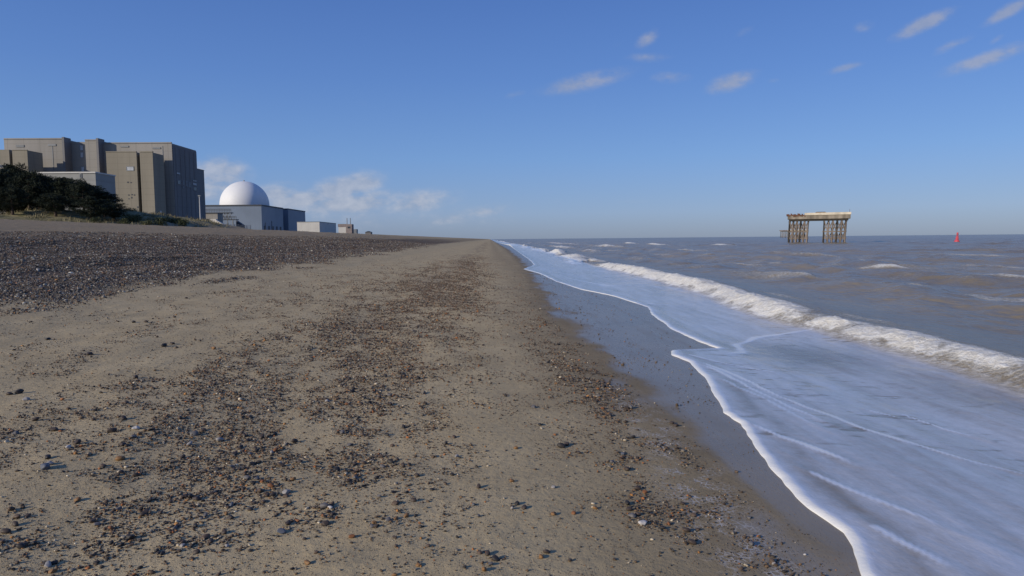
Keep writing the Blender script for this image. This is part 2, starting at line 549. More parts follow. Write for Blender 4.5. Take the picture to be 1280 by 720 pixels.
def gravel_density(x, y):
    """how thickly stones lie on the sand, 0..1"""
    pat = fbm(x/.55 + y*.35, y/1.5, 4, 71)
    fine = fbm(x/.22, y/.22, 2, 77)
    drift = -2.2 + .07*np.clip(y, 0, 11) + .15*np.sin(y*.45) + .0035*np.clip(y-10, 0, 200)
    band = np.exp(-((x-drift)/.85)**2)*sstep(.02, .85, pat)*1.0
    band2 = np.exp(-((x-(drift-.8))/1.6)**2)*sstep(.05, .8, pat)*(.75+.35*sstep(9, 5, y))
    left = sstep(-1.4, -4, x)*sstep(.30, .80, pat)*.34
    sparse = .06 + .08*sstep(.4, .7, pat)
    wx = wet_x(y)
    edge = np.exp(-((x-(wx-.12))/.25)**2)*sstep(.36, .6, pat)*.75*sstep(14, 7, y)
    edge = edge + np.exp(-((x-(wx-.25))/.45)**2)*.22*sstep(30, 8, y)
    edge = edge + np.exp(-((x-(wx+.12))/.34)**2-((y-3.9)/1.5)**2)*.65*sstep(.25, .6, pat)
    d = band + band2 + left + sparse + edge
    d = d*(.40+1.0*sstep(.3, .7, fine))
    d = d*np.where(x > wx+.12, np.clip(.95-.5*(x-wx-.12), .30, 1)*(.4+1.2*sstep(.4, .7, fbm(x/.4, y/.9, 3, 147))), 1)
    return np.clip(d, 0, 1)


wob_ = (fbm(X/.5, Y/.9, 4, 81)-.5)
wet = sstep(-.42, .80, X - wet_x(Y) + wob_*1.1 + (fbm(X/.25, Y/2.2, 3, 83)-.5)*.5)
damp = .5*sstep(-1.5, -.2, X - wet_x(Y) + wob_*1.2) + .5*sstep(-.35, .25, X - wet_x(Y) + wob_*.6)
shv = X + (fbm(X/1.2, Y/3, 4, 85)-.5)*4.5 + .012*np.clip(Y, 0, 200)
shingle = sstep(-10.2, -12.4, shv)
# brown band of stones in the middle of the sand, further along
far_band = np.exp(-((X+1.6)/1.2)**2)*sstep(12, 40, Y)*sstep(.3, .6, fbm(X/.8, Y/9, 3, 87))*.38
far_band2 = np.exp(-((X-.9)/.8)**2)*sstep(20, 60, Y)*.3
shingle = shingle*(1-.55*sstep(120, 500, Y))
shingle = np.clip(shingle + far_band*sstep(900, 60, Y) + far_band2, 0, 1)
grass = sstep(-72, -82, X + (fbm(X/4, Y/6, 4, 89)-.5)*16)
upper_lit = sstep(-25, -30, X + (fbm(X/2, Y/8, 3, 91)-.5)*3)  # mask of the upper bank, painted paler as the better lit part
film = np.exp(-((X-wet_x(Y)-.15)/.22)**2)*sstep(9, 6, Y)
grv = gravel_density(X, Y)
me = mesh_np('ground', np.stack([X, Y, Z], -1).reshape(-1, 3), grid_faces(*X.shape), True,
             dict(wet=wet, damp=damp, shingle=shingle, grass=grass, upper_lit=upper_lit, film=film, gravel=grv))
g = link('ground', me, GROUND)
tag(g, 'sand beach rising on the left to a dark shingle bank and grassy top', 'beach', kind='structure')

# ------------------------------------------------------------------ sea
def sea_surface(x, y):
    """height and foam of the water"""
    e = edge_x(y); tt = x - e
    bx = brk_x(y); dd = x - bx
    sand = base_z(x)
    dist = np.hypot(x, y)
    lip = .007*np.exp(-((tt-.05)/.05)**2)
    thick = .026*(1-np.exp(-np.clip(tt, 0, 99)/.03)) - .004 + lip
    ruff = (fbm(x/.5, y/.9, 4, 101)-.5)*.03*sstep(.2, 1.2, tt)
    wash = sand + thick + ruff
    # breaker
    gap = 1-.36*np.exp(-((y-np.interp(1020, [1000, 1050], [_B[4][1], _B[3][1]]))/1.6)**2)
    A = .33*gap*(.80+.42*fbm(y/5.5, y*0+9, 3, 103))*(1-.88*sstep(43, 52, y)*sstep(.30, .46, fbm(y/26, y*0+4, 2, 104)))*sstep(2500, 60, y)
    prof = np.where(dd < 0, np.exp(-(dd/.42)**2), np.exp(-(dd/1.7)**2))
    A = A*(.66+.40*sstep(10, 19, y))
    brk = A*prof
    # swell rolling in behind it
    warp = (fbm(x/30, y/34, 3, 105)-.5)*16
    off = sstep(1.5, 7, dd)
    damp = 1/(1+dist/700)
    ph = 2*PI*(x + .10*y + warp)/7.5
    sw = (((1+np.sin(ph))/2)**2.2-.35)*.40*fbm(x/9, y/16, 3, 107)*1.5
    ph2 = 2*PI*(x*.95 - .25*y + warp*1.3)/3.6
    sw2 = (((1+np.sin(ph2))/2)**1.8-.4)*.15*fbm(x/5, y/7, 2, 109)*1.4
    chop = (fbm(x/1.3, y/1.9, 4, 111)-.5)*.34 + (fbm(x/.42, y/.6, 3, 113)-.5)*.10
    far = (fbm(x/16, y/60, 3, 115)-.5)*.5*sstep(60, 200, dist)
    h = SEA + brk + off*(sw+sw2+chop*.8+far)*damp + (1-off)*chop*.22*sstep(1.5, 4, tt)
    f = np.zeros_like(x)
    for (a, b, ra, rb, hh, ff) in CAPS:
        gx = (x - a - .12*(y-b)*0 + (fbm(y/1.5, x*0+a, 2, 117)-.5)*.8)/ra
        q = np.where(gx < 0, np.exp(-(gx/.6)**2), np.exp(-(gx/1.6)**2))*np.exp(-((y-b)/rb)**2)
        h = h + hh*q
        f = np.maximum(f, ff*np.where(gx < .5, 1.15, .6)*q**.6*(.6+.8*fbm(x/.5, y/.8, 3, 145)))
    # foam
    wf = .34+.25*sstep(11, 22, y)
    face = np.where(dd < 0, np.exp(-((dd+.16)/wf)**2), np.exp(-(dd/.34)**2))
    nb = fbm(x/.35, y/.5, 3, 121); nb2 = fbm(x/1.6, y/2.6, 3, 123)
    f = np.maximum(f, face*(.30+1.6*nb*(.5+1.1*fbm(x/.9, y/1.3, 3, 139)))*np.clip(A/.27, .3, 1.1))
    trail = sstep(-3.2, -.5, dd)*sstep(.1, -.3, dd)*(.25+.6*nb2)*(.35+.4*sstep(12, 22, y))
    surf = np.exp(-((dd+.5)/1.5)**2)*sstep(.40, .60, fbm(x/.9, y/6, 3, 149))*sstep(42, 55, y)*sstep(900, 300, y)
    f = np.maximum(f, surf); h = h + .12*surf
    back = np.exp(-((dd-1.3)/1.0)**2)*sstep(.52, .72, nb2)*.6
    f = np.maximum(f, np.maximum(trail, back))
    # left over patches beyond the breaker
    f = np.maximum(f, off*sstep(.54, .72, fbm(x/2.2+7, y/4, 4, 125))*.55*sstep(50, 12, x))
    lane = sstep(-.05, -.6, dd)
    bare = np.exp(-((x-5.2)/.85)**2-((y-11.2)/1.3)**2)*.42 + np.exp(-((x-6.2)/.8)**2-((y-8.0)/2.2)**2)*.18
    veil = (.575 + (fbm(x/1.1, y/2.8, 3, 127)-.5)*.12 - bare*.8)*lane*sstep(.02, .5, tt)
    f = np.maximum(f, veil)
    # folds in the run-up where sheets of foam overlap
    for (pl, wd, am) in FOLDS:
        q = np.full(x.shape, 9e9); al = np.zeros(x.shape)
        jx = x + (fbm(x/.5, y/.5, 2, 135)-.5)*.12
        n_ = len(pl)-1
        for i in range(n_):
            (ax, ay), (cx_, cy_) = pl[i], pl[i+1]
            vx, vy = cx_-ax, cy_-ay
            kk = np.clip(((jx-ax)*vx+(y-ay)*vy)/(vx*vx+vy*vy), 0, 1)
            d2 = (jx-ax-kk*vx)**2+(y-ay-kk*vy)**2
            al = np.where(d2 < q, (i+kk)/n_, al); q = np.minimum(q, d2)
        q = np.sqrt(q)
        am_ = am*(.62+.7*fbm(x/.6, y/.9, 3, 137))*sstep(0, .12, al)*(1-.5*sstep(.6, 1, al))
        f = np.maximum(f, 1.15*am_*np.exp(-(q/wd)**2)); f = np.maximum(f, .70*am_*np.exp(-(q/(wd*2.6))**2)); h = h + .007*np.exp(-(q/(wd*1.3))**2)
        wash = wash + .006*np.exp(-(q/(wd*1.3))**2)*np.clip(am, 0, 1)
    edge = np.exp(-(np.clip(tt-.035, 0, 9)/(.05+.05*sstep(4, 14, y)+.06*fbm(y/.7, y*0, 2, 129)))**2)
    f = np.maximum(f, edge*(.98 - .35*sstep(.45, .7, fbm(y/1.1, y*0+2, 3, 141))*sstep(8, 14, y)))
    f = np.maximum(f, (.80-.12*nb2)*np.exp(-np.clip(tt, 0, 9)/(.50+.3*fbm(y/.9, y*0+5, 2, 143))))
    # froth
    h = h + np.clip(f-.55, 0, 1)*(nb-.5)*.18*sstep(.6, -.9, np.abs(dd)-.6) + (fbm(x/.11, y/.14, 2, 131)-.5)*.05*np.clip(f-.55, 0, 1)*sstep(1.2, .4, np.abs(dd))
    k = .03
    hm = np.maximum(wash, h)
    hm = hm + k*np.exp(-np.abs(wash-h)/k)*.35*sstep(0, .6, tt)
    hm = np.where(tt < .0015, sand-.02, hm)
    return hm, np.clip(f, 0, 1.2), sstep(-.30, -.9, dd), np.clip(tt, 0, 50)


ts = np.concatenate([[0, .004, .012, .022, .035, .05, .07, .095, .125, .16], np.arange(.19, 9, .030), geo(9.03, 13000, 1.0135)])
yr = np.concatenate([np.array([-60, -40, -25, -15, -10, -6, -3, -1, .5, 1.5, 2.2]), geo(2.6, 60, 1.0058), geo(60.6, 14000, 1.010)])
TT, YY = np.meshgrid(ts, yr)
XX = edge_x(YY) + TT
Hh, Ff, Lane, Tt = sea_surface(XX, YY)


def sea_material():
    m, t, b = new_mat('turbid sea water')
    p = t.pos()
    f = t.attr('foam'); lane = t.attr('lane')
    # long streaks in the run-up, drawn out along the flow
    q = t.map(p, (2.6, .30, 1), (0, 0, R_(-20)))
    st = t.noise(q, 1.5, 4, .55)
    q2 = t.map(p, (4, .5, 1), (0, 0, R_(-26)))
    st2 = t.noise(q2, 1.7, 4, .6)
    fine = t.noise(p, 9, 5, .65)
    bub = t.noise(p, 38, 4, .6)
    streak = t.math('ADD', t.math('MULTIPLY', t.math('SUBTRACT', st, .5), .42), t.math('MULTIPLY', t.math('SUBTRACT', st2, .5), .12))
    rip = t.math('ADD', t.math('MULTIPLY', t.math('SUBTRACT', fine, .5), 1.0), t.math('MULTIPLY', t.math('SUBTRACT', bub, .5), .5))
    var = t.math('ADD', t.math('MULTIPLY', streak, lane), t.math('MULTIPLY', rip, t.math('SUBTRACT', 1.05, t.math('MULTIPLY', lane, .85))))
    dap = t.noise(t.map(p, (1.3, 3.6, 1), (0, 0, R_(12))), 1.5, 4, .6)
    dap2 = t.noise(p, .35, 3, .5)
    holes = t.math('MULTIPLY', t.math('MULTIPLY', t.step(dap, .55, .68), t.step(dap2, .40, .60)), t.math('MULTIPLY', lane, t.step(f, .70, .95, .30, 0)))
    var = t.math('SUBTRACT', var, holes)
    fac = t.step(t.math('ADD', f, var), .24, .90)
    # a few sharp bright lines
    ridge = t.math('ABSOLUTE', t.math('SUBTRACT', st, .5))
    ln = t.math('MULTIPLY', t.math('MULTIPLY', t.step(ridge, .0, .022, 1, 0), t.step(st2, .46, .62)), lane)
    fac = t.math('MAXIMUM', fac, t.math('MULTIPLY', ln, .3))
    n1 = t.noise(t.map(p, (1, .55, 1)), 5.5, 5, .6); n2 = t.noise(t.map(p, (1, .6, 1)), 1.6, 4, .55)
    wv = t.math('ADD', t.math('MULTIPLY', n1, .048), t.math('MULTIPLY', n2, .07))
    wv = t.math('MULTIPLY', wv, t.math('SUBTRACT', 1, t.math('MULTIPLY', lane, .80)))
    frh = t.math('MULTIPLY', t.math('MULTIPLY', t.math('SUBTRACT', 1, lane), fac), t.math('ADD', t.math('MULTIPLY', fine, .06), t.math('MULTIPLY', bub, .022)))
    wv = t.math('ADD', wv, frh)
    hb = t.math('ADD', wv, t.math('MULTIPLY', t.math('MULTIPLY', fac, bub), t.math('SUBTRACT', .012, t.math('MULTIPLY', lane, .0095))))
    hb = t.math('ADD', hb, t.math('MULTIPLY', t.math('MULTIPLY', streak, lane), .006))
    nrm = t.bump(hb, .85, 1.0)
    silt = t.noise(p, .12, 3, .5)
    c = t.mix(t.step(silt, .35, .65), (.212, .166, .092, 1), (.250, .197, .110, 1))
    t.l.new(c, b.inputs['Base Color'])
    b.inputs['IOR'].default_value = 1.333
    t.l.new(t.math('SUBTRACT', .27, t.math('MULTIPLY', lane, .10)), b.inputs['Roughness'])
    t.l.new(t.math('ADD', .33, t.math('MULTIPLY', lane, .20)), b.inputs['Specular IOR Level'])
    t.l.new(nrm, b.inputs['Normal'])
    fo = t.n.new('ShaderNodeBsdfPrincipled')
    fcol = t.mix(t.math('MULTIPLY', t.step(fine, .42, .62, 1, 0), t.math('SUBTRACT', .55, t.math('MULTIPLY', lane, .5))), t.mix(t.math('MULTIPLY', lane, t.step(f, .80, .95, 1, 0)), (.80, .78, .71, 1), (.70, .71, .74, 1)), (.55, .50, .39, 1))
    t.l.new(fcol, fo.inputs['Base Color']); t.l.new(t.math('SUBTRACT', .5, t.math('MULTIPLY', lane, .28)), fo.inputs['Roughness'])
    t.l.new(t.math('ADD', .35, t.math('MULTIPLY', lane, .35)), fo.inputs['Specular IOR Level'])
    t.l.new(nrm, fo.inputs['Normal'])
    mx = t.n.new('ShaderNodeMixShader')
    t.l.new(fac, mx.inputs[0]); t.l.new(b.outputs[0], mx.inputs[1]); t.l.new(fo.outputs[0], mx.inputs[2])
    t.l.new(mx.outputs[0], t.n['Material Output'].inputs['Surface'])
    return m


me = mesh_np('sea_water', np.stack([XX, YY, Hh], -1).reshape(-1, 3), grid_faces(*XX.shape), True, dict(foam=Ff, lane=Lane))
o = link('sea_water', me, sea_material())
tag(o, 'grey brown sea with a white breaker and foamy wash on the sand', 'sea', kind='structure')

# ------------------------------------------------------------------ pebbles
import bmesh


def ico(sub):
    bm = bmesh.new(); bmesh.ops.create_icosphere(bm, subdivisions=sub, radius=1.0)
    bm.verts.ensure_lookup_table()
    v = np.array([x.co[:] for x in bm.verts]); f = np.array([[q.index for q in p.verts] for p in bm.faces])
    bm.free()
    return v, f


def stone_shapes(sub, n, seed):
    r = np.random.default_rng(seed)
    v, f = ico(sub); out = []
    for k in range(n):
        a = r.normal(size=(5, 3)); ph = r.random(5)*6
        d = sum(.10*np.sin(v@a[i]*1.5+ph[i]) for i in range(5))
        q = v*(1+d)[:, None]
        # a few flat facets, as on broken flint
        for _ in range(5):
            nn = r.normal(size=3); nn /= np.linalg.norm(nn); lim = r.uniform(.62, .95)
            s = q@nn; q = q - np.where(s > lim, s-lim, 0)[:, None]*nn*.85
        out.append(q*np.array([1.0, r.uniform(.62, .9), r.uniform(.45, .72)]))
    return out, f


TONES = {  # real stone colours
    'dark brown': (.060, .043, .032), 'black': (.030, .026, .023), 'grey': (.135, .125, .118), 'brown': (.105, .070, .045),
    'ochre': (.24, .125, .045), 'rust orange': (.22, .088, .030), 'pale grey': (.30, .28, .26), 'blue grey': (.11, .12, .14), 'off white': (.52, .49, .45)}
TN = list(TONES)
TW = np.array([.34, .20, .13, .22, .03, .025, .035, .008, .007]); TW = TW/TW.sum()
TC = np.array([TONES[k] for k in TN])


def pebble_material():
    m, t, b = new_mat('flint pebble')
    p = t.obj()
    n = t.noise(p, 60, 4, .6)
    c = t.mix(t.math('MULTIPLY', t.step(n, .4, .75), .5), t.attr('tone', 'Color'), (.05, .04, .033, 1))
    t.l.new(c, b.inputs['Base Color']); b.inputs['Roughness'].default_value = .6; b.inputs['Specular IOR Level'].default_value = .35
    return m


PEB = pebble_material()

# candidates on the sand
N = 1100000
yy = 2.5*(75/2.5)**rng.random(N)
xx = (rng.random(N)*1.74-1.02)*(yy+1.2) + yy*.03
xx = xx[(xx > -11.5)]; yy = 2.5*(75/2.5)**rng.random(len(xx))
xx = np.where(np.abs(xx) < yy*1.0+1.5, xx, 99)
k = (xx > -12) & (xx < 5.2)
xx, yy = xx[k], yy[k]
ok = (xx < edge_x(yy)-.03)
dens = gravel_density(xx, yy)
# the real count per area that is wanted against the sampling density
want = 5000*dens*np.clip(6/np.maximum(yy, 6), .07, 1)
hist = len(xx)/(math.log(75/2.5))/(yy*np.minimum(1.74*(yy+1.2), 15))
ok &= rng.random(len(xx)) < want/hist*.75
xx, yy = xx[ok], yy[ok]
rad = np.exp(rng.normal(math.log(.0041), .52, len(xx)))
rad *= .8 + .55*gravel_density(xx, yy)
rad *= np.clip((yy/5)**.40, 1, 1.9)
rad = np.clip(rad, .0022, .030)
# the shingle bank
M = 760000
by = 9*(170/9)**rng.random(M)
bx_ = -9.2 - 24*rng.random(M)**1.15

keep = (bx_ > -(by*.80+2.5)) & (rng.random(M) < np.clip(1.3*(14/by)**.25, 0, 1))
shv_ = bx_ + (fbm(bx_/1.2, by/3, 4, 85)-.5)*4.5 + .012*np.clip(by, 0, 200)
keep &= rng.random(M) < sstep(-9.4, -13.2, shv_)
keep &= rng.random(M) < np.clip(1-.45*sstep(-25.5, -28, bx_ + (fbm(bx_/2, by/8, 3, 91)-.5)*2), 0, 1)
bx_, by = bx_[keep], by[keep]
brad = np.exp(rng.normal(math.log(.0160), .40, len(bx_)))
brad *= np.clip((by/16)**.42, .9, 2.0)
brad = np.clip(brad, .01, .10)

# stones that stand out in the photo: u, v, width in px, colour
HERO = [(57, 580, 20, 'blue grey'), (62, 577, 12, 'pale grey'), (352, 661, 17, 'blue grey'), (48, 352, 5, 'off white'), (51, 360, 4.5, 'off white'),
        (97, 622, 14, 'ochre'), (20, 653, 13, 'dark brown'), (8, 662, 14, 'dark brown'), (22, 644, 12, 'brown'), (30, 678, 14, 'brown'), (60, 703, 16, 'pale grey'), (66, 711, 14, 'ochre'),
        (150, 570, 16, 'ochre'), (60, 569, 13, 'black'), (170, 533, 12, 'off white'), (33, 497, 11, 'pale grey'), (68, 534, 14, 'dark brown'), (257, 668, 15, 'brown'),
        (385, 701, 13, 'ochre'), (358, 612, 15, 'pale grey'), (645, 558, 9, 'ochre'), (692, 640, 11, 'ochre'), (717, 639, 11, 'rust orange'), (744, 633, 10, 'ochre'),
        (605, 710, 12, 'ochre'), (613, 703, 11, 'grey'), (523, 704, 11, 'ochre'), (535, 680, 10, 'brown'), (493, 716, 11, 'ochre'), (508, 643, 10, 'ochre'), (495, 646, 9, 'ochre'),
        (440, 668, 12, 'rust orange'), (468, 651, 10, 'ochre'), (571, 569, 8, 'pale grey'), (765, 576, 9, 'grey'), (692, 607, 9, 'pale grey'), (646, 627, 12, 'black'), (655, 632, 12, 'dark brown'),
        (640, 634, 8, 'pale grey'), (620, 695, 16, 'black'), (610, 690, 12, 'dark brown'), (683, 687, 14, 'dark brown'), (676, 694, 10, 'ochre'), (806, 613, 10, 'rust orange'), (1006, 692, 6, 'off white'),
        (788, 507, 11, 'grey'), (840, 527, 9, 'dark brown'), (846, 505, 8, 'brown'), (921, 588, 8, 'brown'), (702, 555, 14, 'black'), (708, 553, 12, 'dark brown'), (700, 556, 9, 'ochre'),
        (667, 507, 9, 'grey'), (640, 600, 8, 'ochre'), (275, 548, 12, 'pale grey'), (243, 540, 15, 'grey'), (225, 520, 11, 'brown'), (140, 536, 14, 'dark brown'), (155, 520, 12, 'dark brown'),
        (170, 470, 9, 'dark brown'), (205, 430, 10, 'black'), (215, 428, 8, 'dark brown'), (60, 422, 9, 'black'), (112, 440, 11, 'dark brown'), (24, 488, 13, 'black'), (12, 490, 11, 'dark brown'),
        (183, 401, 6, 'dark brown'), (218, 395, 6, 'dark brown'), (167, 401, 8, 'black'), (267, 434, 8, 'ochre'), (233, 371, 5, 'black')]
hx, hy, hr, ht = [], [], [], []
for (u, v, wpx, c) in HERO:
    gx, gy = ground_at(u, v+wpx*.3)
    hx.append(gx); hy.append(gy); hr.append(wpx*.62*gy/F*.5*1.25); ht.append(TN.index(c))

sx_all = np.concatenate([xx, bx_]); sy_all = np.concatenate([yy, by]); sr_all = np.concatenate([rad, brad])
tone_all = rng.choice(len(TN), len(sx_all), p=TW)
is_bank = np.arange(len(sx_all)) >= len(xx)
tw2 = np.array([.24, .10, .26, .26, .012, .02, .09, .01, .008]); tw2 /= tw2.sum()
tone_all[is_bank] = rng.choice(len(TN), is_bank.sum(), p=tw2)
size_px = sr_all/np.hypot(sx_all, sy_all)
uu = sx_all/sy_all
inview = (uu > -.70) & (uu < .66) & (sy_all > 3.45)
order = np.argsort(-np.where(inview & ~is_bank, size_px, 0))
single = order[:300-len(HERO)]
mask = np.zeros(len(sx_all), bool); mask[single] = True
# stones too small to see at all are left to the grit of the sand
mask_stuff = (~mask) & (size_px > .00035)


# brown and rust shades are rarer on the bank
def scatter(idx, sub, nvar, seed):
    shp, f = stone_shapes(sub, nvar, seed)
    vs, fs, cs = [], [], []
    base = 0
    r = np.random.default_rng(seed+5)
    var = r.integers(0, nvar, len(idx))
    for k in range(nvar):
        q = idx[var == k]
        if len(q) == 0: continue
        n = len(q); a = r.random(n)*2*PI; s = sr_all[q]
        tilt = r.normal(0, .22, n)
        b = shp[k]
        x0, y0, z0 = b[:, 0], b[:, 1], b[:, 2]
        xt = x0[None]*np.cos(tilt)[:, None] + z0[None]*np.sin(tilt)[:, None]
        zt = -x0[None]*np.sin(tilt)[:, None] + z0[None]*np.cos(tilt)[:, None]
        X = (xt*np.cos(a)[:, None] - y0[None]*np.sin(a)[:, None])*s[:, None] + sx_all[q][:, None]
        Yv = (xt*np.sin(a)[:, None] + y0[None]*np.cos(a)[:, None])*s[:, None] + sy_all[q][:, None]
        zz = terrain(sx_all[q], sy_all[q]) + s*.34
        Zv = zt*s[:, None] + zz[:, None]
        vs.append(np.stack([X, Yv, Zv], -1).reshape(-1, 3))
        fs.append((f[None] + (np.arange(n)*len(b))[:, None, None]).reshape(-1, 3) + base)
        base += n*len(b)
        c = TC[tone_all[q]]*r.uniform(.7, 1.3, (n, 1))*np.where(is_bank[q][:, None], np.array([1.34, 1.30, 1.12]), np.array([1.50, 1.34, 1.01]))
        cs.append(np.repeat(c, len(b), 0))
    return np.concatenate(vs), np.concatenate(fs), np.concatenate(cs)


near = np.where(mask_stuff & (size_px > .0016))[0]
farp = np.where(mask_stuff & (size_px <= .0016))[0]
print('pebbles near', len(near), 'far', len(farp), 'sand', len(xx), 'bank', len(bx_))
v, f, c = scatter(near, 2, 10, 201)
o = link('shingle_pebbles', mesh_np('shingle_pebbles', v, f, True, cols=c), PEB)
v2, f2, c2 = scatter(farp, 1, 10, 203)
me = mesh_np('shingle_pebbles', np.concatenate([v, v2]), np.concatenate([f, f2+len(v)]), True, cols=np.concatenate([c, c2]))
o.data = me; me.materials.append(PEB)
tag(o, 'countless small brown and grey pebbles scattered over sand and bank', 'pebbles', kind='stuff')

# the stones that show largest, each on its own
VARS = {}
vshp, vf = stone_shapes(3, 6, 301)
for ti, tn in enumerate(TN):
    for k in range(6):
        q = vshp[k]
        mm = mesh_np('pebble', q, vf, True, cols=np.tile(TC[ti], (len(q), 1)))
        mm.materials.append(PEB)
        VARS[(ti, k)] = mm
st_x = list(hx)+list(sx_all[single]); st_y = list(hy)+list(sy_all[single]); st_r = list(hr)+list(sr_all[single]); st_t = list(ht)+list(tone_all[single])


def zone(x, y):
    if x > wet_x(y)+.02: return 'on the wet sand beside the foam edge'
    if x > wet_x(y)-.55: return 'in the gravel strip along the edge of the wet sand'
    if x > -.75: return 'on the bare sand between the drift of stones and the wet strip'
    if x > -2.6: return 'in the dense drift of stones along the middle of the beach'
    if x > -9: return 'on the open sand below the shingle bank'
    return 'on the dark shingle bank'


def reach(y):
    return 'near the camera' if y < 4.6 else ('a few steps off' if y < 8 else 'further along the beach')


recs = []
for i in range(len(st_x)):
    recs.append((st_x[i], st_y[i], st_r[i], st_t[i], zone(st_x[i], st_y[i]), reach(st_y[i])))
bykey = {}
for i, r in enumerate(recs):
    bykey.setdefault((r[3], r[4], r[5]), []).append(i)
labels = {}
for (ti, zn, rc), ids in bykey.items():
    ids = sorted(ids, key=lambda i: -recs[i][2])
    for n_, i in enumerate(ids):
        if len(ids) == 1:
            labels[i] = (f'{TN[ti]} pebble lying {rc} {zn}', None)
        elif n_ == 0:
            labels[i] = (f'largest {TN[ti]} pebble {rc} {zn}', None)
        else:
            labels[i] = (f'smaller {TN[ti]} pebble {rc} {zn}', f'smaller {TN[ti]} pebbles {rc} {zn}' if len(ids) > 2 else None)
for i, (x, y, r, ti, zn, rc) in enumerate(recs):
    o = link('pebble', VARS[(ti, random.randrange(6))])
    s = r*random.uniform(.95, 1.05)
    o.scale = (s, s, s)
    o.rotation_euler = (random.gauss(0, .18), random.gauss(0, .18), random.uniform(0, 6.28))
    o.location = (x, y, float(terrain(x, y)) + .36*s)
    lb, gp = labels[i]
    tag(o, ' '.join(lb.split()[:16]), 'pebble', gp)

# ------------------------------------------------------------------ power station buildings
CONC = simple('weathered grey concrete', (.285, .268, .240), .9, .14, .06, lines=(9, 4.5, .45), streak=True)
CONC2 = simple('tan grey concrete', (.250, .224, .175), .9, .12, .08, lines=(6.5, 3.4, .45), streak=True)
ANNEX = simple('light grey cladding', (.27, .27, .255), .7, .08, .1, lines=(3.2, 20, .25), streak=True)
DARKC = simple('dark grey cladding and shaded wall', (.17, .165, .165), .7, .10, .1, lines=(5, 6, .35), streak=True)  # also the painted shade of the hall's sea side and rear block
BLUE = simple('blue steel cladding', (.165, .205, .265), .5, .08, .05, lines=(4, 90, .30))
DOME = simple('white dome coating', (.70, .70, .69), .55, .03, .05)
WHITEW = simple('off white wall', (.55, .53, .49), .8, .06, .2, lines=(6, 30, .2))
BRICK = simple('dull red brick', (.25, .205, .19), .85, .15, .4)
GLASS = simple('pale window panel', (.40, .42, .44), .35, .12, .6)
DGLASS = simple('dark window glass', (.04, .045, .055), .2, .1, .5, spec=.5)
STEEL = simple('galvanised steel', (.20, .21, .22), .55, .1, 1.0, metal=.2)
DSTEEL = simple('dark painted steel', (.055, .06, .07), .6, .1, 1.0)
RED = simple('red marker paint', (.52, .075, .095), .5, .12, 1.5)
CORR = simple('stained platform concrete', (.22, .19, .15), .9, .4, .5, streak=True)
PILE = simple('weathered pile', (.17, .14, .115), .9, .35, .7, streak=True)
PILED = simple('dark weed covered pile', (.045, .040, .034), .9, .3, .8)
RUST = simple('rusty steel', (.13, .065, .04), .85, .3, .8)

BASE = 4.2


def wx(u, Y, v=270):
    return at(u, v, Y).x


def hz(u, v, Y):
    return at(u, v, Y).z


def window(parent, name, x0, x1, y, z0, z1, mat, side=False, frame=STEEL):
    """a window: frame with a pane in it; side: on a wall that faces the sea"""
    a = MB(parent.location); p = MB(parent.location)
    w = .25
    if side:
        a.box(x0, x0+.22, y[0], y[1], z0, z0+w); a.box(x0, x0+.22, y[0], y[1], z1-w, z1)
        a.box(x0, x0+.22, y[0], y[0]+w, z0+w, z1-w); a.box(x0, x0+.22, y[1]-w, y[1], z0+w, z1-w)
        p.box(x0, x0+.10, y[0]+w, y[1]-w, z0+w, z1-w)
    else:
        a.box(x0, x1, y-.22, y, z0, z0+w); a.box(x0, x1, y-.22, y, z1-w, z1)
        a.box(x0, x0+w, y-.22, y, z0+w, z1-w); a.box(x1-w, x1, y-.22, y, z0+w, z1-w)
        p.box(x0+w, x1-w, y-.10, y, z0+w, z1-w)
    f = a.build(name, frame, parent)
    p.build('pane', mat, f)
    return f


# main hall
Yh = 400.0
x_l, x_r = wx(4.8, Yh, 176), wx(218, Yh)
depth = 33
t_ = thing('reactor_building', 'huge grey concrete reactor hall with dark upright fins and a shaded seaward side', 'power station', ((x_l+x_r)/2, Yh, BASE))
mb = MB(t_.location)
xa, xb, xc = wx(87, Yh), wx(112, Yh), wx(131, Yh)
z1, z2, z3, z4 = hz(45, 174.2, Yh), hz(103, 176, Yh), hz(121, 176, Yh), hz(205, 179, Yh)
mb.box(x_l, xa, Yh, Yh+depth, BASE, z1)
mb.build('wall', CONC, t_)
mb = MB(t_.location); mb.box(xa, xb, Yh+2.2, Yh+depth, BASE, z2-.3); mb.build('wall', CONC, t_)
mb = MB(t_.location); mb.box(xb, xc, Yh-.6, Yh+depth, BASE, z3); mb.build('wall', CONC, t_)
mb = MB(t_.location); mb.box(xc, x_r, Yh+.6, Yh+depth, BASE, z4)
mb.build('seaward_wall', CONC, t_)
# sea side's shade painted in as a darker sheet, standing proud of the concrete
mb = MB(t_.location); mb.box(x_r, x_r+.35, Yh+1.2, Yh+depth-.3, BASE, z4-.8); mb.build('side_shade_sheet', DARKC, t_)
for u in (88.5, 130.3):
    fx = wx(u, Yh)
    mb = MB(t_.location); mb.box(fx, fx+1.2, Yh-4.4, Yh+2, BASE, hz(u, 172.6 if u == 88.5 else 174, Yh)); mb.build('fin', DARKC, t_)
for (xx0, xx1, zz, yy0) in ((x_l, xa, z1, Yh), (xb, xc, z3, Yh-.6), (xc+1.7, x_r, z4, Yh+.6)):
    mb = MB(t_.location); mb.box(xx0+.05, xx1-.05, yy0-.3, yy0+.6, zz, zz+.7); mb.build('parapet', CONC, t_)
for vz in (184, 193, 211):
    xw = wx(102, Yh)
    zc = hz(102, vz, Yh)
    window(t_, 'window', xw-.2, xw+1.9, Yh+2.2, zc-1.6, zc+1.6, GLASS)
xs_ = x_r+.35
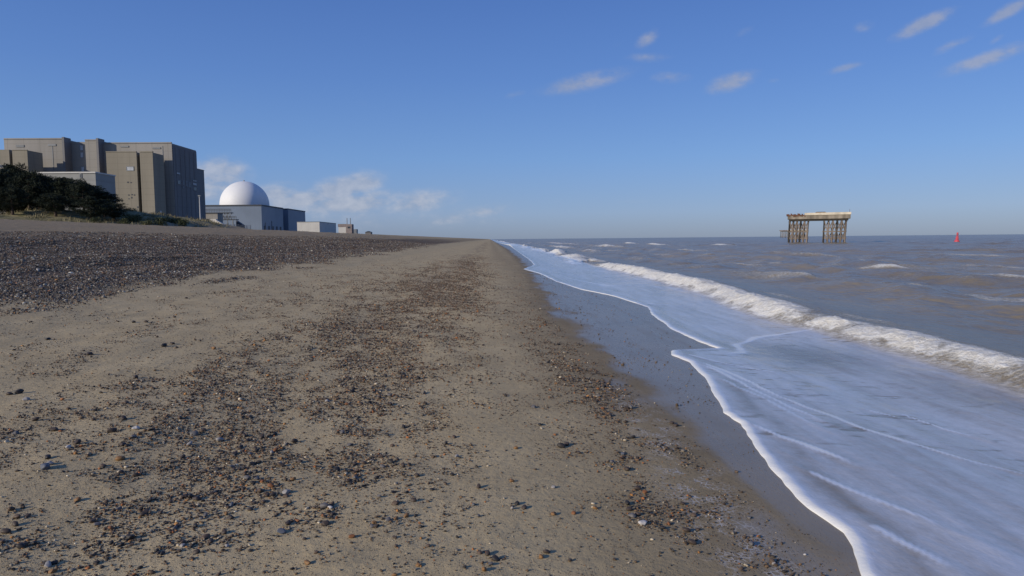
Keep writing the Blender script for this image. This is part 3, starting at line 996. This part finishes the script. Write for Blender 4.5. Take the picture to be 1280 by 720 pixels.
for (ya, yb, va, vb, mat) in ((404, 409, 217.5, 220, GLASS), (425.5, 431, 223, 225, GLASS), (425.5, 431, 226.6, 230, GLASS), (405, 409.5, 227, 232, DGLASS),
                              (412, 414, 226, 232, STEEL), (416, 418.2, 226, 233, STEEL), (420, 422.4, 227, 233.5, STEEL), (426, 431, 232, 236.5, DGLASS), (411.5, 413.5, 233.5, 236, STEEL)):
    ua = 234
    window(t_, 'window', xs_, 0, (ya, yb), hz(ua, vb, 417), hz(ua, va, 417), mat, side=True)

for u, va, vb in ((20, 181, 184), (60, 180, 182.5), (150, 182, 184), (190, 184, 186)):
    xw = wx(u, Yh, 180)
    mb = MB(t_.location)
    y_ = Yh if u < 87 else Yh+.6
    for k in range(5):
        zz = hz(u, vb, Yh) + (hz(u, va, Yh)-hz(u, vb, Yh))*k/5
        mb.box(xw, xw+4.5, y_-.28, y_-.02, zz, zz+.2)
    mb.build('louvre', STEEL, t_)
for u in (66, 203):
    xw = wx(u, Yh, 200)
    y_ = Yh if u < 87 else Yh+.6
    mb = MB(t_.location); mb.box(xw, xw+.3, y_-.16, y_-.02, BASE, hz(u, 180, Yh)-1); mb.build('downpipe', STEEL, t_)
for k in range(5):
    mb = MB(t_.location); yk = Yh+4+k*6; mb.box(x_r+.36, x_r+.5, yk, yk+.22, BASE, z4-2); mb.build('downpipe', DARKC, t_)

# rear block
t2 = thing('rear_block', 'narrow dark block behind the seaward end of the reactor hall', 'power station', (wx(247, 436), 438, BASE))
mb = MB(t2.location); xr2 = wx(257.3, 462); mb.box(x_r-14, xr2, 434.5, 462, BASE, hz(254, 208, 436)); mb.build('wall', DARKC, t2)  # darker wall colour stands for the hall's shadow on this block
mb = MB(t2.location); mb.box(x_r-14, xr2+.15, 434.2, 462.2, hz(254, 208, 436), hz(254, 207.2, 436)); mb.build('parapet', CONC, t2)
mb = MB(t2.location); mb.box(xr2, xr2+.2, 440, 444, BASE, BASE+6); mb.build('door', DSTEEL, t2)

# left tower
Yt = 380.0
t3 = thing('stair_tower', 'brownish concrete tower with a dark upright recess at the far left before the hall', 'tower', (wx(20, Yt), Yt, BASE))
mb = MB(t3.location); mb.box(wx(-30, Yt), wx(16.3, Yt), Yt, Yt+8.6, BASE, hz(10, 187, Yt)); mb.build('wall', CONC2, t3)
mb = MB(t3.location); mb.box(wx(20.0, Yt), wx(38.8, Yt), Yt, Yt+12.6, BASE, hz(30, 187.8, Yt)); mb.build('wall', CONC2, t3)
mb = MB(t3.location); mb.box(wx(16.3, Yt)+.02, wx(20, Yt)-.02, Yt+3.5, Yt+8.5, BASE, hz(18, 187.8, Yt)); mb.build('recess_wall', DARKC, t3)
mb = MB(t3.location); mb.box(wx(20, Yt)+.1, wx(38.9, Yt), Yt-.25, Yt+.5, hz(30, 187.8, Yt), hz(30, 187.2, Yt)); mb.build('parapet', CONC2, t3)
window(t3, 'window', wx(3, Yt), wx(13.5, Yt), Yt, hz(8, 209.5, Yt), hz(8, 206, Yt), DGLASS)

# annex
Ya = 255.0
t4 = thing('annex_building', 'pale grey clad annex with a flat roof rising behind the pines', 'building', (wx(90, Ya), Ya, BASE))
mb = MB(t4.location); xA = wx(122, Ya); mb.box(wx(36, Ya), xA, Ya, Ya+13, BASE, hz(90, 216.6, Ya)); mb.build('wall', ANNEX, t4)
mb = MB(t4.location); mb.box(wx(36, Ya)-.2, xA+.2, Ya-.35, Ya+13.2, hz(90, 216.6, Ya), hz(90, 214.8, Ya)); mb.build('roof', WHITEW, t4)
zc = hz(103.5, 220, Ya)
window(t4, 'window', wx(102.3, Ya), wx(105, Ya), Ya, zc-.7, zc+.9, DGLASS)

# tan tower block
Yb = 384.0
t5 = thing('tower_block', 'tall tan concrete block with a dark upright recess before the seaward end of the hall', 'tower', (wx(165, Yb), Yb, BASE))
zt = hz(160, 190.2, Yb)
xm = wx(174.2, Yb)
xm2 = wx(178.3, Yb)
mb = MB(t5.location); mb.box(wx(136.5, Yb), xm, Yb, Yb+11, BASE, zt); mb.build('wall', CONC2, t5)
mb = MB(t5.location); xe = wx(194.3, Yb); mb.box(xm2, xe, Yb, Yb+12.9, BASE, zt-.2); mb.build('wall', CONC2, t5)
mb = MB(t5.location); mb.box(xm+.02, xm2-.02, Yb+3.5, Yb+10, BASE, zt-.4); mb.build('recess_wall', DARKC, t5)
mb = MB(t5.location); mb.box(wx(136.5, Yb)-.1, xm-.05, Yb-.2, Yb+.8, zt, zt+.5); mb.build('parapet', CONC2, t5)
mb = MB(t5.location); mb.box(xm2+.05, xe+.1, Yb-.2, Yb+.8, zt-.2, zt+.5); mb.build('parapet', CONC2, t5)
window(t5, 'window', wx(161, Yb), wx(170.3, Yb), Yb, hz(165, 213.5, Yb), hz(165, 208, Yb), GLASS)
for (ua, ub, va, vb) in ((161, 163, 227, 228.6), (165, 166.6, 227.6, 228.8), (161.6, 163, 243, 244.5), (165, 166.5, 246, 248), (168.5, 170, 243, 244.5), (165.6, 167, 242.5, 244), (161.5, 163, 248, 249), (172, 173.4, 258, 260)):
    mb = MB(t5.location); mb.box(wx(ua, Yb), wx(ub, Yb), Yb-.12, Yb, hz(165, vb, Yb), hz(165, va, Yb)); mb.build('vent', DSTEEL, t5)
lp = at(204, 264.5, 390)
mb = MB(t5.location); mb.box(xe, xe+.4, 389.2, 390.6, lp.z-.6, lp.z+.5); mb.build('wall_lamp', GLASS, t5)

# dome hall
Yd = 640.0
t6 = thing('domed_reactor_hall', 'white hemispherical dome rising out of a blue clad hall', 'power station', (wx(307, 690), 690, BASE))
Xd = wx(327, Yd)
zd = hz(327, 257.3, Yd)
mb = MB(t6.location); mb.box(wx(225, Yd), Xd, Yd, Yd+66, BASE, zd); mb.build('hall', BLUE, t6)
mb = MB(t6.location); mb.box(wx(225, Yd)-.3, Xd+.4, Yd-.5, Yd+66.2, zd, zd+1.2); mb.build('roof_edge', DSTEEL, t6)
mb = MB(t6.location); mb.box(Xd-40, Xd-7, Yd+66.2, Yd+82, BASE, zd-1); mb.build('link_block', BLUE, t6)
mb = MB(t6.location); mb.box(Xd-40, Xd+.5, Yd+82, Yd+148, BASE, zd+.3); mb.build('rear_hall', BLUE, t6)
mb = MB(t6.location); mb.box(Xd-40, Xd+.8, Yd+81.7, Yd+148.2, zd+.3, zd+1.3); mb.build('roof_edge', DSTEEL, t6)
cx, cy = wx(306.5, 690), 690
rd = 28.6/F*690
zc_ = hz(307, 256, 690)
mb = MB(t6.location)
prof = [(rd, zd+.6-zc_)] + [(rd*math.cos(a), rd*math.sin(a)) for a in np.linspace(0, PI/2-.012, 26)]
mb.lathe(prof, (cx, cy, zc_), 64)
mb.build('dome', DOME, t6, smooth=True)
mb = MB(t6.location); mb.tube([(cx, cy, zc_+rd-.1), (cx, cy, zc_+rd+1.0)], [.9, .7], 12); mb.build('dome_cap', STEEL, t6)
for dy_ in (9, 28):
    mb = MB(t6.location); mb.box(Xd, Xd+.5, Yd+dy_, Yd+dy_+.9, BASE, zd-16+dy_*.1); mb.build('drainpipe', STEEL, t6)
for k in range(5):
    mb = MB(t6.location); y0 = Yd+6+k*12; mb.box(Xd, Xd+.25, y0, y0+4, BASE+8, BASE+12); mb.build('shutter_door', DSTEEL, t6)

# white low building
Yw = 600.0
t7 = thing('storage_shed', 'long low off white shed with flat roof beside the blue hall', 'shed', (wx(385, Yw), Yw, BASE))
Xw = wx(399, Yw)
zw = hz(399, 277.6, Yw)
mb = MB(t7.location); mb.box(wx(371, Yw), Xw, Yw, Yw+64, BASE, zw); mb.build('wall', WHITEW, t7)
mb = MB(t7.location); mb.box(wx(371, Yw)-.15, Xw+.15, Yw-.15, Yw+64.2, zw, zw+.5); mb.build('roof', STEEL, t7)
for k in range(4):
    mb = MB(t7.location); mb.box(Xw, Xw+.2, Yw+6+k*14, Yw+11+k*12, BASE, BASE+5); mb.build('door', DSTEEL, t7)

# brick works with two chimneys
Yk = 690.0
t8 = thing('boiler_house', 'small dull brick boiler house with two thin chimneys', 'building', (wx(434, Yk), Yk, BASE))
mb = MB(t8.location); mb.box(wx(432, Yk), wx(439.5, Yk), Yk, Yk+9, BASE, hz(435, 280.2, Yk)); mb.build('wall', BRICK, t8)
mb = MB(t8.location); mb.box(wx(422.5, Yk), wx(432, Yk)-.02, Yk+.4, Yk+7, BASE, hz(428, 283.5, Yk)); mb.build('low_wall', WHITEW, t8)
mb = MB(t8.location); mb.box(wx(422, Yk), wx(432, Yk)-.02, Yk, Yk+7.4, hz(428, 283.5, Yk), hz(428, 280, Yk)); mb.build('tiled_roof', BRICK, t8)
mb = MB(t8.location); mb.box(wx(439.5, Yk)+.02, wx(445, Yk), Yk+1, Yk+8, BASE, hz(441, 286.5, Yk)); mb.build('lean_to', STEEL, t8)
for u in (432.8, 437):
    mb = MB(t8.location); xk = wx(u, Yk); mb.tube([(xk, Yk+3, BASE), (xk, Yk+3, hz(u, 272.5, Yk))], [.45, .36], 10); mb.build('chimney', STEEL, t8)
window(t8, 'window', wx(434, Yk), wx(437.5, Yk), Yk, hz(435, 285.5, Yk), hz(435, 283, Yk), DGLASS)
# far hut on the crest
t9 = thing('beach_hut', 'tiny dark hut on the crest far along the beach', 'hut', (wx(459, 640), 640, BASE))
mb = MB(t9.location); xh0, xh1 = wx(456, 640), wx(463, 640); zt9 = hz(459, 290.2, 640); mb.box(xh0, xh1, 640, 648, BASE, zt9); mb.build('wall', DARKC, t9)
mb = MB(t9.location); zr = hz(459, 288.8, 640); xm9 = (xh0+xh1)/2
mb.add([(xh0-.3, 639.6, zt9), (xh1+.3, 639.6, zt9), (xm9, 639.6, zr), (xh0-.3, 648.4, zt9), (xh1+.3, 648.4, zt9), (xm9, 648.4, zr)],
       [(0, 1, 2), (5, 4, 3), (0, 2, 5, 3), (2, 1, 4, 5), (1, 0, 3, 4)]); mb.build('roof', DSTEEL, t9)

# walkway beside the dark block, with a dark wedge for a sloped shadow
Yp = 540.0
t10 = thing('steel_gantry', 'grey steel gantry of two decks with railings before the blue hall', 'gantry', (wx(275, Yp), Yp, BASE))


def railing(mbx, x0, x1, y, z, h=1.6):
    n = max(2, int((x1-x0)/1.2))
    for i in range(n+1):
        x = x0+(x1-x0)*i/n
        mbx.beam((x, y, z), (x, y, z+h), .16)
    mbx.beam((x0, y, z+h), (x1, y, z+h), .3); mbx.beam((x0, y, z+h*.5), (x1, y, z+h*.5), .2); mbx.beam((x0, y, z+h*.75), (x1, y, z+h*.75), .15)


xg0, xg1, xg2, xg3 = wx(254, Yp), wx(289, Yp), wx(272, Yp), wx(295, Yp)
zu, zl = hz(270, 265.6, Yp), hz(285, 274, Yp)
mb = MB(t10.location); mb.box(xg0, xg1, Yp, Yp+5, zu-.6, zu); mb.build('upper_deck', DSTEEL, t10)
mb = MB(t10.location); railing(mb, xg0, xg1, Yp+.1, zu, 2.6); mb.build('railing', DSTEEL, t10)
mb = MB(t10.location); mb.box(xg2, xg3, Yp+.5, Yp+6, zl-.6, zl); mb.build('lower_deck', DSTEEL, t10)
mb = MB(t10.location); railing(mb, xg2, xg3, Yp+.6, zl, 2.2); mb.build('railing', DSTEEL, t10)
for i in range(6):
    x = xg0 + (xg3-xg0)*(i+.3)/6
    zt_ = (zu if x < xg1 else zl)-.6
    mb = MB(t10.location); mb.beam((x, Yp+1, BASE), (x, Yp+1, zt_), .7); mb.build('post', STEEL, t10)
mb = MB(t10.location)
for i in range(4):
    x = xg2 + (xg1-xg2)*i/4; x2 = xg2+(xg1-xg2)*(i+1)/4
    mb.beam((x, Yp+.9, zl), (x2, Yp+.9, zu-.6), .45); mb.beam((x2, Yp+.9, zl), (x, Yp+.9, zu-.6), .45)
mb.build('bracing', STEEL, t10)
mb = MB(t10.location); a = at(295, 275.5, Yp); b_ = at(304, 281.5, Yp)  # dark wedge built where a sloped shadow lies on the blue wall
mb.add([(a.x, Yp, BASE), (b_.x, Yp, BASE), (b_.x, Yp, b_.z), (a.x, Yp, a.z), (a.x, Yp+4, BASE), (b_.x, Yp+4, BASE), (b_.x, Yp+4, b_.z), (a.x, Yp+4, a.z)],
       [(0, 1, 2, 3), (7, 6, 5, 4), (0, 3, 7, 4), (1, 5, 6, 2), (3, 2, 6, 7), (0, 4, 5, 1)]); mb.build('shadow_wedge', DSTEEL, t10)
t11 = thing('pump_house', 'low grey block with a pale sloping ramp below the gantry', 'building', (wx(265, 520), 520, BASE))
mb = MB(t11.location); mb.box(wx(254, 520), wx(272, 520), 520, 530, BASE, hz(262, 267, 520)); mb.build('wall', CONC, t11)
mb = MB(t11.location); mb.box(wx(253.5, 520), wx(272.3, 520), 519.6, 530.4, hz(262, 267, 520), hz(262, 266.2, 520)); mb.build('roof', DSTEEL, t11)
mb = MB(t11.location); mb.box(wx(263.3, 519), wx(271, 519), 517, 519.9, BASE, hz(267, 274, 519)); mb.build('porch', WHITEW, t11)
mb = MB(t11.location); a = at(271.2, 275, 518); b_ = at(286, 283.5, 518)
mb.add([(a.x, 516, BASE), (b_.x, 516, BASE), (b_.x, 516, b_.z), (a.x, 516, a.z), (a.x, 519, BASE), (b_.x, 519, BASE), (b_.x, 519, b_.z), (a.x, 519, a.z)],
       [(0, 1, 2, 3), (7, 6, 5, 4), (0, 3, 7, 4), (1, 5, 6, 2), (3, 2, 6, 7), (0, 4, 5, 1)]); mb.build('ramp', WHITEW, t11)
for u in (257.5, 260.5):
    mb = MB(t11.location); x = wx(u, 520); mb.box(x, x+1.5, 519.85, 520, hz(u, 276, 520), hz(u, 273.6, 520)); mb.build('window', DGLASS, t11)

# lamp mast, fence
pm = at(249.3, 245.5, 205.0)
t12 = thing('lamp_post', 'tall thin pale lamp mast standing before the dark hall side', 'lamp post', (pm.x, pm.y, 4.8))
mb = MB(t12.location); mb.tube([(pm.x, pm.y, 4.6), (pm.x, pm.y, pm.z)], [.22, .13], 10); mb.build('mast', simple('pale mast paint', (.42, .42, .42), .5, .05), t12)
mb = MB(t12.location); mb.box(pm.x-.35, pm.x+.35, pm.y-.3, pm.y+.3, pm.z, pm.z+.35); mb.build('lamp_head', STEEL, t12)

t13 = thing('perimeter_fence', 'long grey mesh fence on posts along the grassy bank', 'fence', (-90, 190, 6))
mbn = MB(t13.location)
fp = []
for i in range(26):
    k = i/25
    x = -104 + 24*k; y = 205 + 26*k
    z = float(terrain(x, y))
    fp.append((x, y, z))
for i, (x, y, z) in enumerate(fp):
    mb = MB(t13.location); mb.beam((x, y, z-.2), (x, y, z+2.5), .11); mb.build('post', STEEL, t13)
    if i:
        a = fp[i-1]
        for h in (.3, .6, .9, 1.2, 1.5, 1.8, 2.1, 2.4):
            mbn.beam((a[0], a[1], a[2]+h), (x, y, z+h), .03)
        for j in range(8):
            q = (j+.5)/8
            xx_, yy_, zz_ = a[0]+(x-a[0])*q, a[1]+(y-a[1])*q, a[2]+(z-a[2])*q
            mbn.beam((xx_, yy_, zz_+.1), (xx_, yy_, zz_+2.4), .03)
mbn.build('wire_mesh', STEEL, t13)

# ------------------------------------------------------------------ pines, bushes, dune grass
BARK = simple('pine bark', (.075, .055, .042), .95, .3, 2.0)


def leaf_mat(name, c1, c2):
    m, t, b = new_mat(name)
    n = t.noise(t.obj(), .9, 3, .6)
    t._in(b.inputs['Base Color'], t.mix(t.step(n, .3, .7), rgb(c1), rgb(c2)))
    b.inputs['Roughness'].default_value = .7; b.inputs['Specular IOR Level'].default_value = .2
    return m


NEEDLE = leaf_mat('pine needles', (.012, .018, .011), (.034, .042, .022))
BUSHM = leaf_mat('bush leaves', (.045, .055, .022), (.095, .098, .042))
GRASSM = leaf_mat('marram grass', (.13, .115, .055), (.28, .24, .14))


def leaf_cloud(centres, radii, per, ln, wd, r, flat=.6):
    n = len(centres)*per
    c = np.repeat(np.array(centres), per, 0); rr = np.repeat(np.array(radii), per)
    d = r.normal(size=(n, 3)); d /= np.linalg.norm(d, axis=1)[:, None]
    p = c + d*(rr*r.random(n)**.45)[:, None]*np.array([1, 1, flat])
    a = d + r.normal(size=(n, 3))*.7 + np.array([0, 0, .35]); a /= np.linalg.norm(a, axis=1)[:, None]
    s = np.cross(a, r.normal(size=(n, 3))); s /= np.linalg.norm(s, axis=1)[:, None]
    L = (ln*r.uniform(.6, 1.3, n))[:, None]; W = (wd*r.uniform(.6, 1.3, n))[:, None]
    v = np.stack([p-s*W, p+s*W, p+a*L+s*W*.3, p+a*L-s*W*.3], 1).reshape(-1, 3)
    f = np.arange(n*4).reshape(-1, 4)
    return v, f


def pine(seed, H, spread):
    r = np.random.default_rng(seed); rn = random.Random(seed)
    root = thing('pine_tree', 'x', 'tree')
    lean = rn.uniform(-.10, .10)*H
    pts = [(lean*(k/6)**1.6 + rn.uniform(-.08, .08), rn.uniform(-.1, .1), H*.93*k/6 - (.5 if k == 0 else 0)) for k in range(7)]
    mb = MB(); mb.tube(pts, [.36-.05*k for k in range(7)], 8)
    cen, rad_ = [], []
    nl = 30
    for k in range(nl):
        q = .19+.77*k/nl
        base = Vector((lean*q**1.6, 0, H*.93*q))
        az_ = k*2.4+rn.uniform(-.4, .4)
        ln = spread*(1.0-.55*max(0, (q-.55)/.45))*rn.uniform(.65, 1.15)*(.55+.6*min(1, (q-.2)/.25))
        tip = base + Vector((math.cos(az_)*ln, math.sin(az_)*ln, ln*rn.uniform(.12, .45)))
        midp = (base+tip)/2+Vector((0, 0, -.1*ln))
        mb.tube([base, midp, tip], [.09, .06, .025], 5)
        for m_ in (.5, .75, 1.0):
            c = base.lerp(tip, m_)
            cen.append((c.x+rn.uniform(-.3, .3), c.y+rn.uniform(-.3, .3), c.z+.2)); rad_.append(rn.uniform(.65, 1.15)*spread/3.2)
    for k in range(5):
        cen.append((lean+rn.uniform(-.7, .7), rn.uniform(-.7, .7), H*(.9+.1*rn.random()))); rad_.append(.65)
    mb.build('trunk', BARK, root)
    v, f = leaf_cloud(cen, rad_, 105, .36, .065, r, .62)
    o = link('crown', mesh_np('crown', v, f, False), NEEDLE, root)
    return root


protos = [pine(401+k, 10, 3.3) for k in range(4)]
TREES = [  # u, v of the top, distance, label
    (-14, 208, 152, 'pine cut by the picture edge at the near end of the row'),
    (6, 206, 160, 'tallest dark pine of the row before the grey tower'),
    (22, 214, 166, 'dense pine just right of the tallest one'),
    (34, 215, 152, 'broad pine with lighter tufts on its crown before the tower'),
    (47, 217, 158, 'pine below the shaded side of the left tower'),
    (61, 223, 164, 'pine with bare trunks showing under its crown'),
    (76, 222, 154, 'round topped pine before the annex front wall'),
    (90, 224, 160, 'pine standing below the middle of the pale annex'),
    (103, 227, 152, 'pine below the small dark window of the annex'),
    (116, 232, 160, 'shorter pine before the corner of the annex'),
    (129, 240, 154, 'low sloping pine before the shaded annex side'),
    (142, 254, 150, 'lowest pine with a branch reaching out at the seaward end'),
    (14, 232, 146, 'small dark pine in front of the tallest one'),
    (68, 242, 146, 'small bushy pine in front of the middle of the row'),
    (112, 246, 144, 'small bushy pine in front of the annex corner')]


def copy_tree(o, parent=None):
    c = o.copy(); COL.objects.link(c); c.parent = parent
    for ch in o.children:
        d_ = ch.copy(); COL.objects.link(d_); d_.parent = c
    return c


used = set()
for i, (u, v, Y_, lb) in enumerate(TREES):
    p = at(u, v, Y_)
    zb = float(terrain(p.x, Y_))
    k = i % 4
    o = protos[k] if k not in used else copy_tree(protos[k])
    used.add(k)
    s = (p.z-zb)/10.0
    o.location = (p.x, Y_, zb); o.rotation_euler = (0, 0, i*1.7)
    wdt = max(.9, s*1.12)
    o.scale = (wdt, wdt, s)
    tag(o, lb, 'tree', 'row of dark pines before the power station')


def bush(seed, w_, h_):
    r = np.random.default_rng(seed)
    root = thing('bush', 'x', 'bush')
    cen = [(r.uniform(-.7, .7)*w_, r.uniform(-.5, .5)*w_, h_*r.uniform(.25, .75)) for _ in range(9)]
    v, f = leaf_cloud(cen, [w_*.42]*9, 90, .22, .06, r, h_/w_*.9)
    link('foliage', mesh_np('foliage', v, f, False), BUSHM, root)
    mb = MB()
    for c in cen[:5]:
        mb.tube([(0, 0, -.2), (c[0]*.5, c[1]*.5, c[2]*.5), c], [.05, .035, .015], 5)
    mb.build('stem', BARK, root)
    return root


bp = [bush(501, 1.6, 1.5), bush(502, 1.9, 1.1)]
BUSH = [(153, 271, 138, .9, 'pale green bush at the seaward end of the pine row'), (163, 267, 150, 1.2, 'dark twiggy bush before the tan tower block'),
        (172, 268, 152, 1.0, 'small dark bush right of the twiggy one'), (184, 271, 146, 1.1, 'low green bush below the slit of the tan tower'),
        (200, 272.5, 150, 1.2, 'low spreading bush below the tan tower corner'), (216, 271, 165, 1.3, 'brownish bush at the foot of the dark hall side'),
        (228, 275, 160, 1.1, 'low bush at the seaward end of the grassy bank'), (8, 270, 128, .9, 'small bush under the near end of the pine row'),
        (120, 272, 132, .8, 'small bush under the annex corner pines'), (340, 284.5, 330, 1.5, 'dark bush on the crest before the blue hall side'), (352, 285, 335, 1.3, 'second dark bush on the crest, nearer the shed')]
for i, (u, v, Y_, s, lb) in enumerate(BUSH):
    p = at(u, v, Y_)
    o = bp[i % 2] if i < 2 else copy_tree(bp[i % 2])
    o.location = (p.x, Y_, float(terrain(p.x, Y_))-.05); o.scale = (s, s, s); o.rotation_euler = (0, 0, i*1.3)
    tag(o, lb, 'bush', 'bushes along the grassy crest')

n = 26000
gy_ = 70*(520/70)**rng.random(n); gx_ = -60-55*rng.random(n)
den = sstep(-70, -80, gx_ + (fbm(gx_/4, gy_/6, 4, 89)-.5)*16)*sstep(.42, .6, fbm(gx_/3, gy_/4, 3, 93))
k = (rng.random(n) < den) & (gx_ > -gy_*.76-4)
gx_, gy_ = gx_[k], gy_[k]
gz_ = terrain(gx_, gy_)
m = len(gx_); per = 5
c = np.repeat(np.stack([gx_, gy_, gz_], -1), per, 0) + rng.normal(size=(m*per, 3))*np.array([.18, .18, 0])
hgt = rng.uniform(.3, .85, m*per)[:, None]
ln_ = rng.normal(size=(m*per, 3))*np.array([.35, .35, 0])*hgt + np.array([.15, .1, 1])*hgt
sd_ = np.stack([np.cos(q := rng.random(m*per)*6.28), np.sin(q), q*0], -1)*.06
v = np.stack([c-sd_, c+sd_, c+ln_], 1).reshape(-1, 3)
o = link('dune_grass', mesh_np('dune_grass', v, np.arange(len(v)).reshape(-1, 3), False), GRASSM)
tag(o, 'yellow green marram grass growing along the crest of the bank', 'grass', kind='stuff')

# ------------------------------------------------------------------ old intake platforms in the sea


def platform(u0, u1, v_top, v_deck, v_water, Y, label, rear=False):
    a = at(u0, v_top, Y); b = at(u1, v_top, Y)
    zt = (a.z+b.z)/2; zb = at((u0+u1)/2, v_deck, Y).z + .25
    x0, x1 = a.x, b.x; L = x1-x0; Wd = 6.0
    root = thing('sea_platform', label, 'platform', ((x0+x1)/2, Y, SEA-1), 'derelict platforms standing in the sea')
    O = root.location
    mb = MB(O); mb.box(x0+L*.02, x1, Y, Y+Wd, zb, zb+(zt-zb)*.62); mb.build('deck', CORR, root)
    mb = MB(O); z_ = zb+(zt-zb)*.62
    mb.box(x0+L*.29, x1+.15, Y-.25, Y+.35, z_, zt)
    mb.box(x0+L*.29, x1+.15, Y+Wd-.35, Y+Wd+.25, z_, zt)
    mb.box(x1-.45, x1+.15, Y+.35, Y+Wd-.35, z_, zt)
    mb.build('parapet', simple('pale parapet', (.56, .50, .39), .9, .18, .6), root)
    mb = MB(O)
    rr = random.Random(3)
    for i in range(14):
        x = x0 + L*(.0+.022*i)
        mb.box(x, x+L*.018, Y-.1, Y+Wd, z_-.5*rr.random(), z_+(zt-z_)*rr.uniform(.2, .95))
    mb.build('broken_edge', RUST, root)
    mb = MB(O); xm = x0+L*.53
    mb.add([(xm-L*.10, Y+2, zt-.05), (xm+L*.11, Y+2, zt-.05), (xm+L*.08, Y+3, zt+.32), (xm-L*.05, Y+3, zt+.32), (xm-L*.10, Y+4, zt-.05), (xm+L*.11, Y+4, zt-.05)],
           [(0, 1, 2, 3), (3, 2, 5, 4), (0, 3, 4), (1, 5, 2), (0, 4, 5, 1)]); mb.build('debris_heap', RUST, root)
    for k in range(3):
        mb = MB(O); y = Y+.7+k*(Wd-1.4)/2; mb.beam((x0+L*.04, y, zb-.28), (x1-L*.03, y, zb-.28), .45, .5); mb.build('girder', PILED, root)
    mb = MB(O); mb.tube([(x1-.3, Y+.4, zt), (x1-.3, Y+.4, zt+.9)], [.06, .05], 6); mb.build('marker_post', RUST, root)
    zw = SEA-2.5
    for (ua, ub) in ((.05, .35), (.60, .94)):
        xa, xb = x0+L*ua, x0+L*ub
        for row in range(3):
            y = Y+.7+row*(Wd-1.4)/2
            for i in range(6):
                q = i/5
                x = xa+(xb-xa)*q
                rake = -.35 + (q-.5)*-.25
                mb = MB(O)
                tp = Vector((x, y, zb-.5)); bt = Vector((x+rake*1.2, y+(row-1)*.5, zw))
                md = tp.lerp(bt, .52)
                mb.tube([tp, md, bt], [.21, .24, .30], 8)
                mb.build('pile', PILED if (i*7+row*5) % 3 == 0 else PILE, root)
            mb = MB(O)
            for zz in (.50, .80):
                z = (zb-.5)*(1-zz) + (SEA)*zz
                mb.beam((xa-.5, y-.22, z), (xb+.1, y-.22, z), .30, .36)
            for i in range(5):
                xi = xa+(xb-xa)*i/5; xj = xa+(xb-xa)*(i+1)/5
                zA = zb-.6; zB = (zb-.5)*.5+SEA*.5
                if (i+row) % 2: xi, xj = xj, xi
                mb.beam((xi, y-.2, zA), (xj-.2, y-.2, zB), .26)
                mb.beam((xj-.2, y-.2, zB-.1), (xi-.35, y-.2, SEA*.9+zB*.1), .26)
            mb.build('bracing', PILE, root)
            for i in range(6):
                x = xa+(xb-xa)*i/5
                mb = MB(O); mb.box(x-.26, x+.26, y-.26, y+.26, zb-.95, zb-.5); mb.build('pile_cap', PILED, root)
    ang = math.atan2(O.x, O.y)
    root.rotation_euler = (0, 0, -ang)
    root.scale = (math.cos(ang)*1.03,)*2 + (1,)
    root.location.x += 0
    return root


platform(983.5, 1061.5, 265.8, 274.6, 304, 205.0, 'derelict concrete platform on two clusters of raking piles in the sea')
platform(974.5, 1010, 287.4, 289.2, 297, 900.0, 'far platform partly hidden behind the near one on the horizon')

# ------------------------------------------------------------------ red buoy
pb = at(1196, 302.6, 182.0)
t14 = thing('navigation_buoy', 'red navigation buoy with a lattice top floating far out to the right', 'buoy', (pb.x, pb.y, SEA))
c = (pb.x, pb.y, SEA)
mb = MB(c); mb.lathe([(.0, -.6), (.68, -.55), (.78, -.1), (.78, .25), (.70, .40), (.42, .75), (.36, .95), (0, .95)], c, 20); mb.build('float_body', RED, t14, True)
mb = MB(c)
for k in range(4):
    a_ = PI/4+k*PI/2
    mb.tube([(c[0]+.36*math.cos(a_), c[1]+.36*math.sin(a_), c[2]+.9), (c[0]+.20*math.cos(a_), c[1]+.20*math.sin(a_), c[2]+2.3)], [.06, .05], 6)
    a2 = a_+PI/2
    mb.beam((c[0]+.33*math.cos(a_), c[1]+.33*math.sin(a_), c[2]+1.1), (c[0]+.25*math.cos(a2), c[1]+.25*math.sin(a2), c[2]+1.9), .05)
mb.build('lattice_tower', RED, t14)
mb = MB(c); mb.lathe([(0, .95), (.34, .96), (.30, 1.75), (0, 1.76)], c, 16); mb.build('radar_panel', RED, t14)
mb = MB(c); mb.lathe([(0, 2.3), (.30, 2.3), (.30, 2.36), (0, 2.37)], c, 16); mb.build('top_plate', RED, t14)
mb = MB(c); mb.lathe([(0, 2.37), (.24, 2.37), (.26, 2.9), (.12, 3.0), (0, 3.0)], c, 16); mb.build('topmark', RED, t14, True)
t14.rotation_euler = (0, R_(3), 0); t14.scale = (.88, .88, .88)
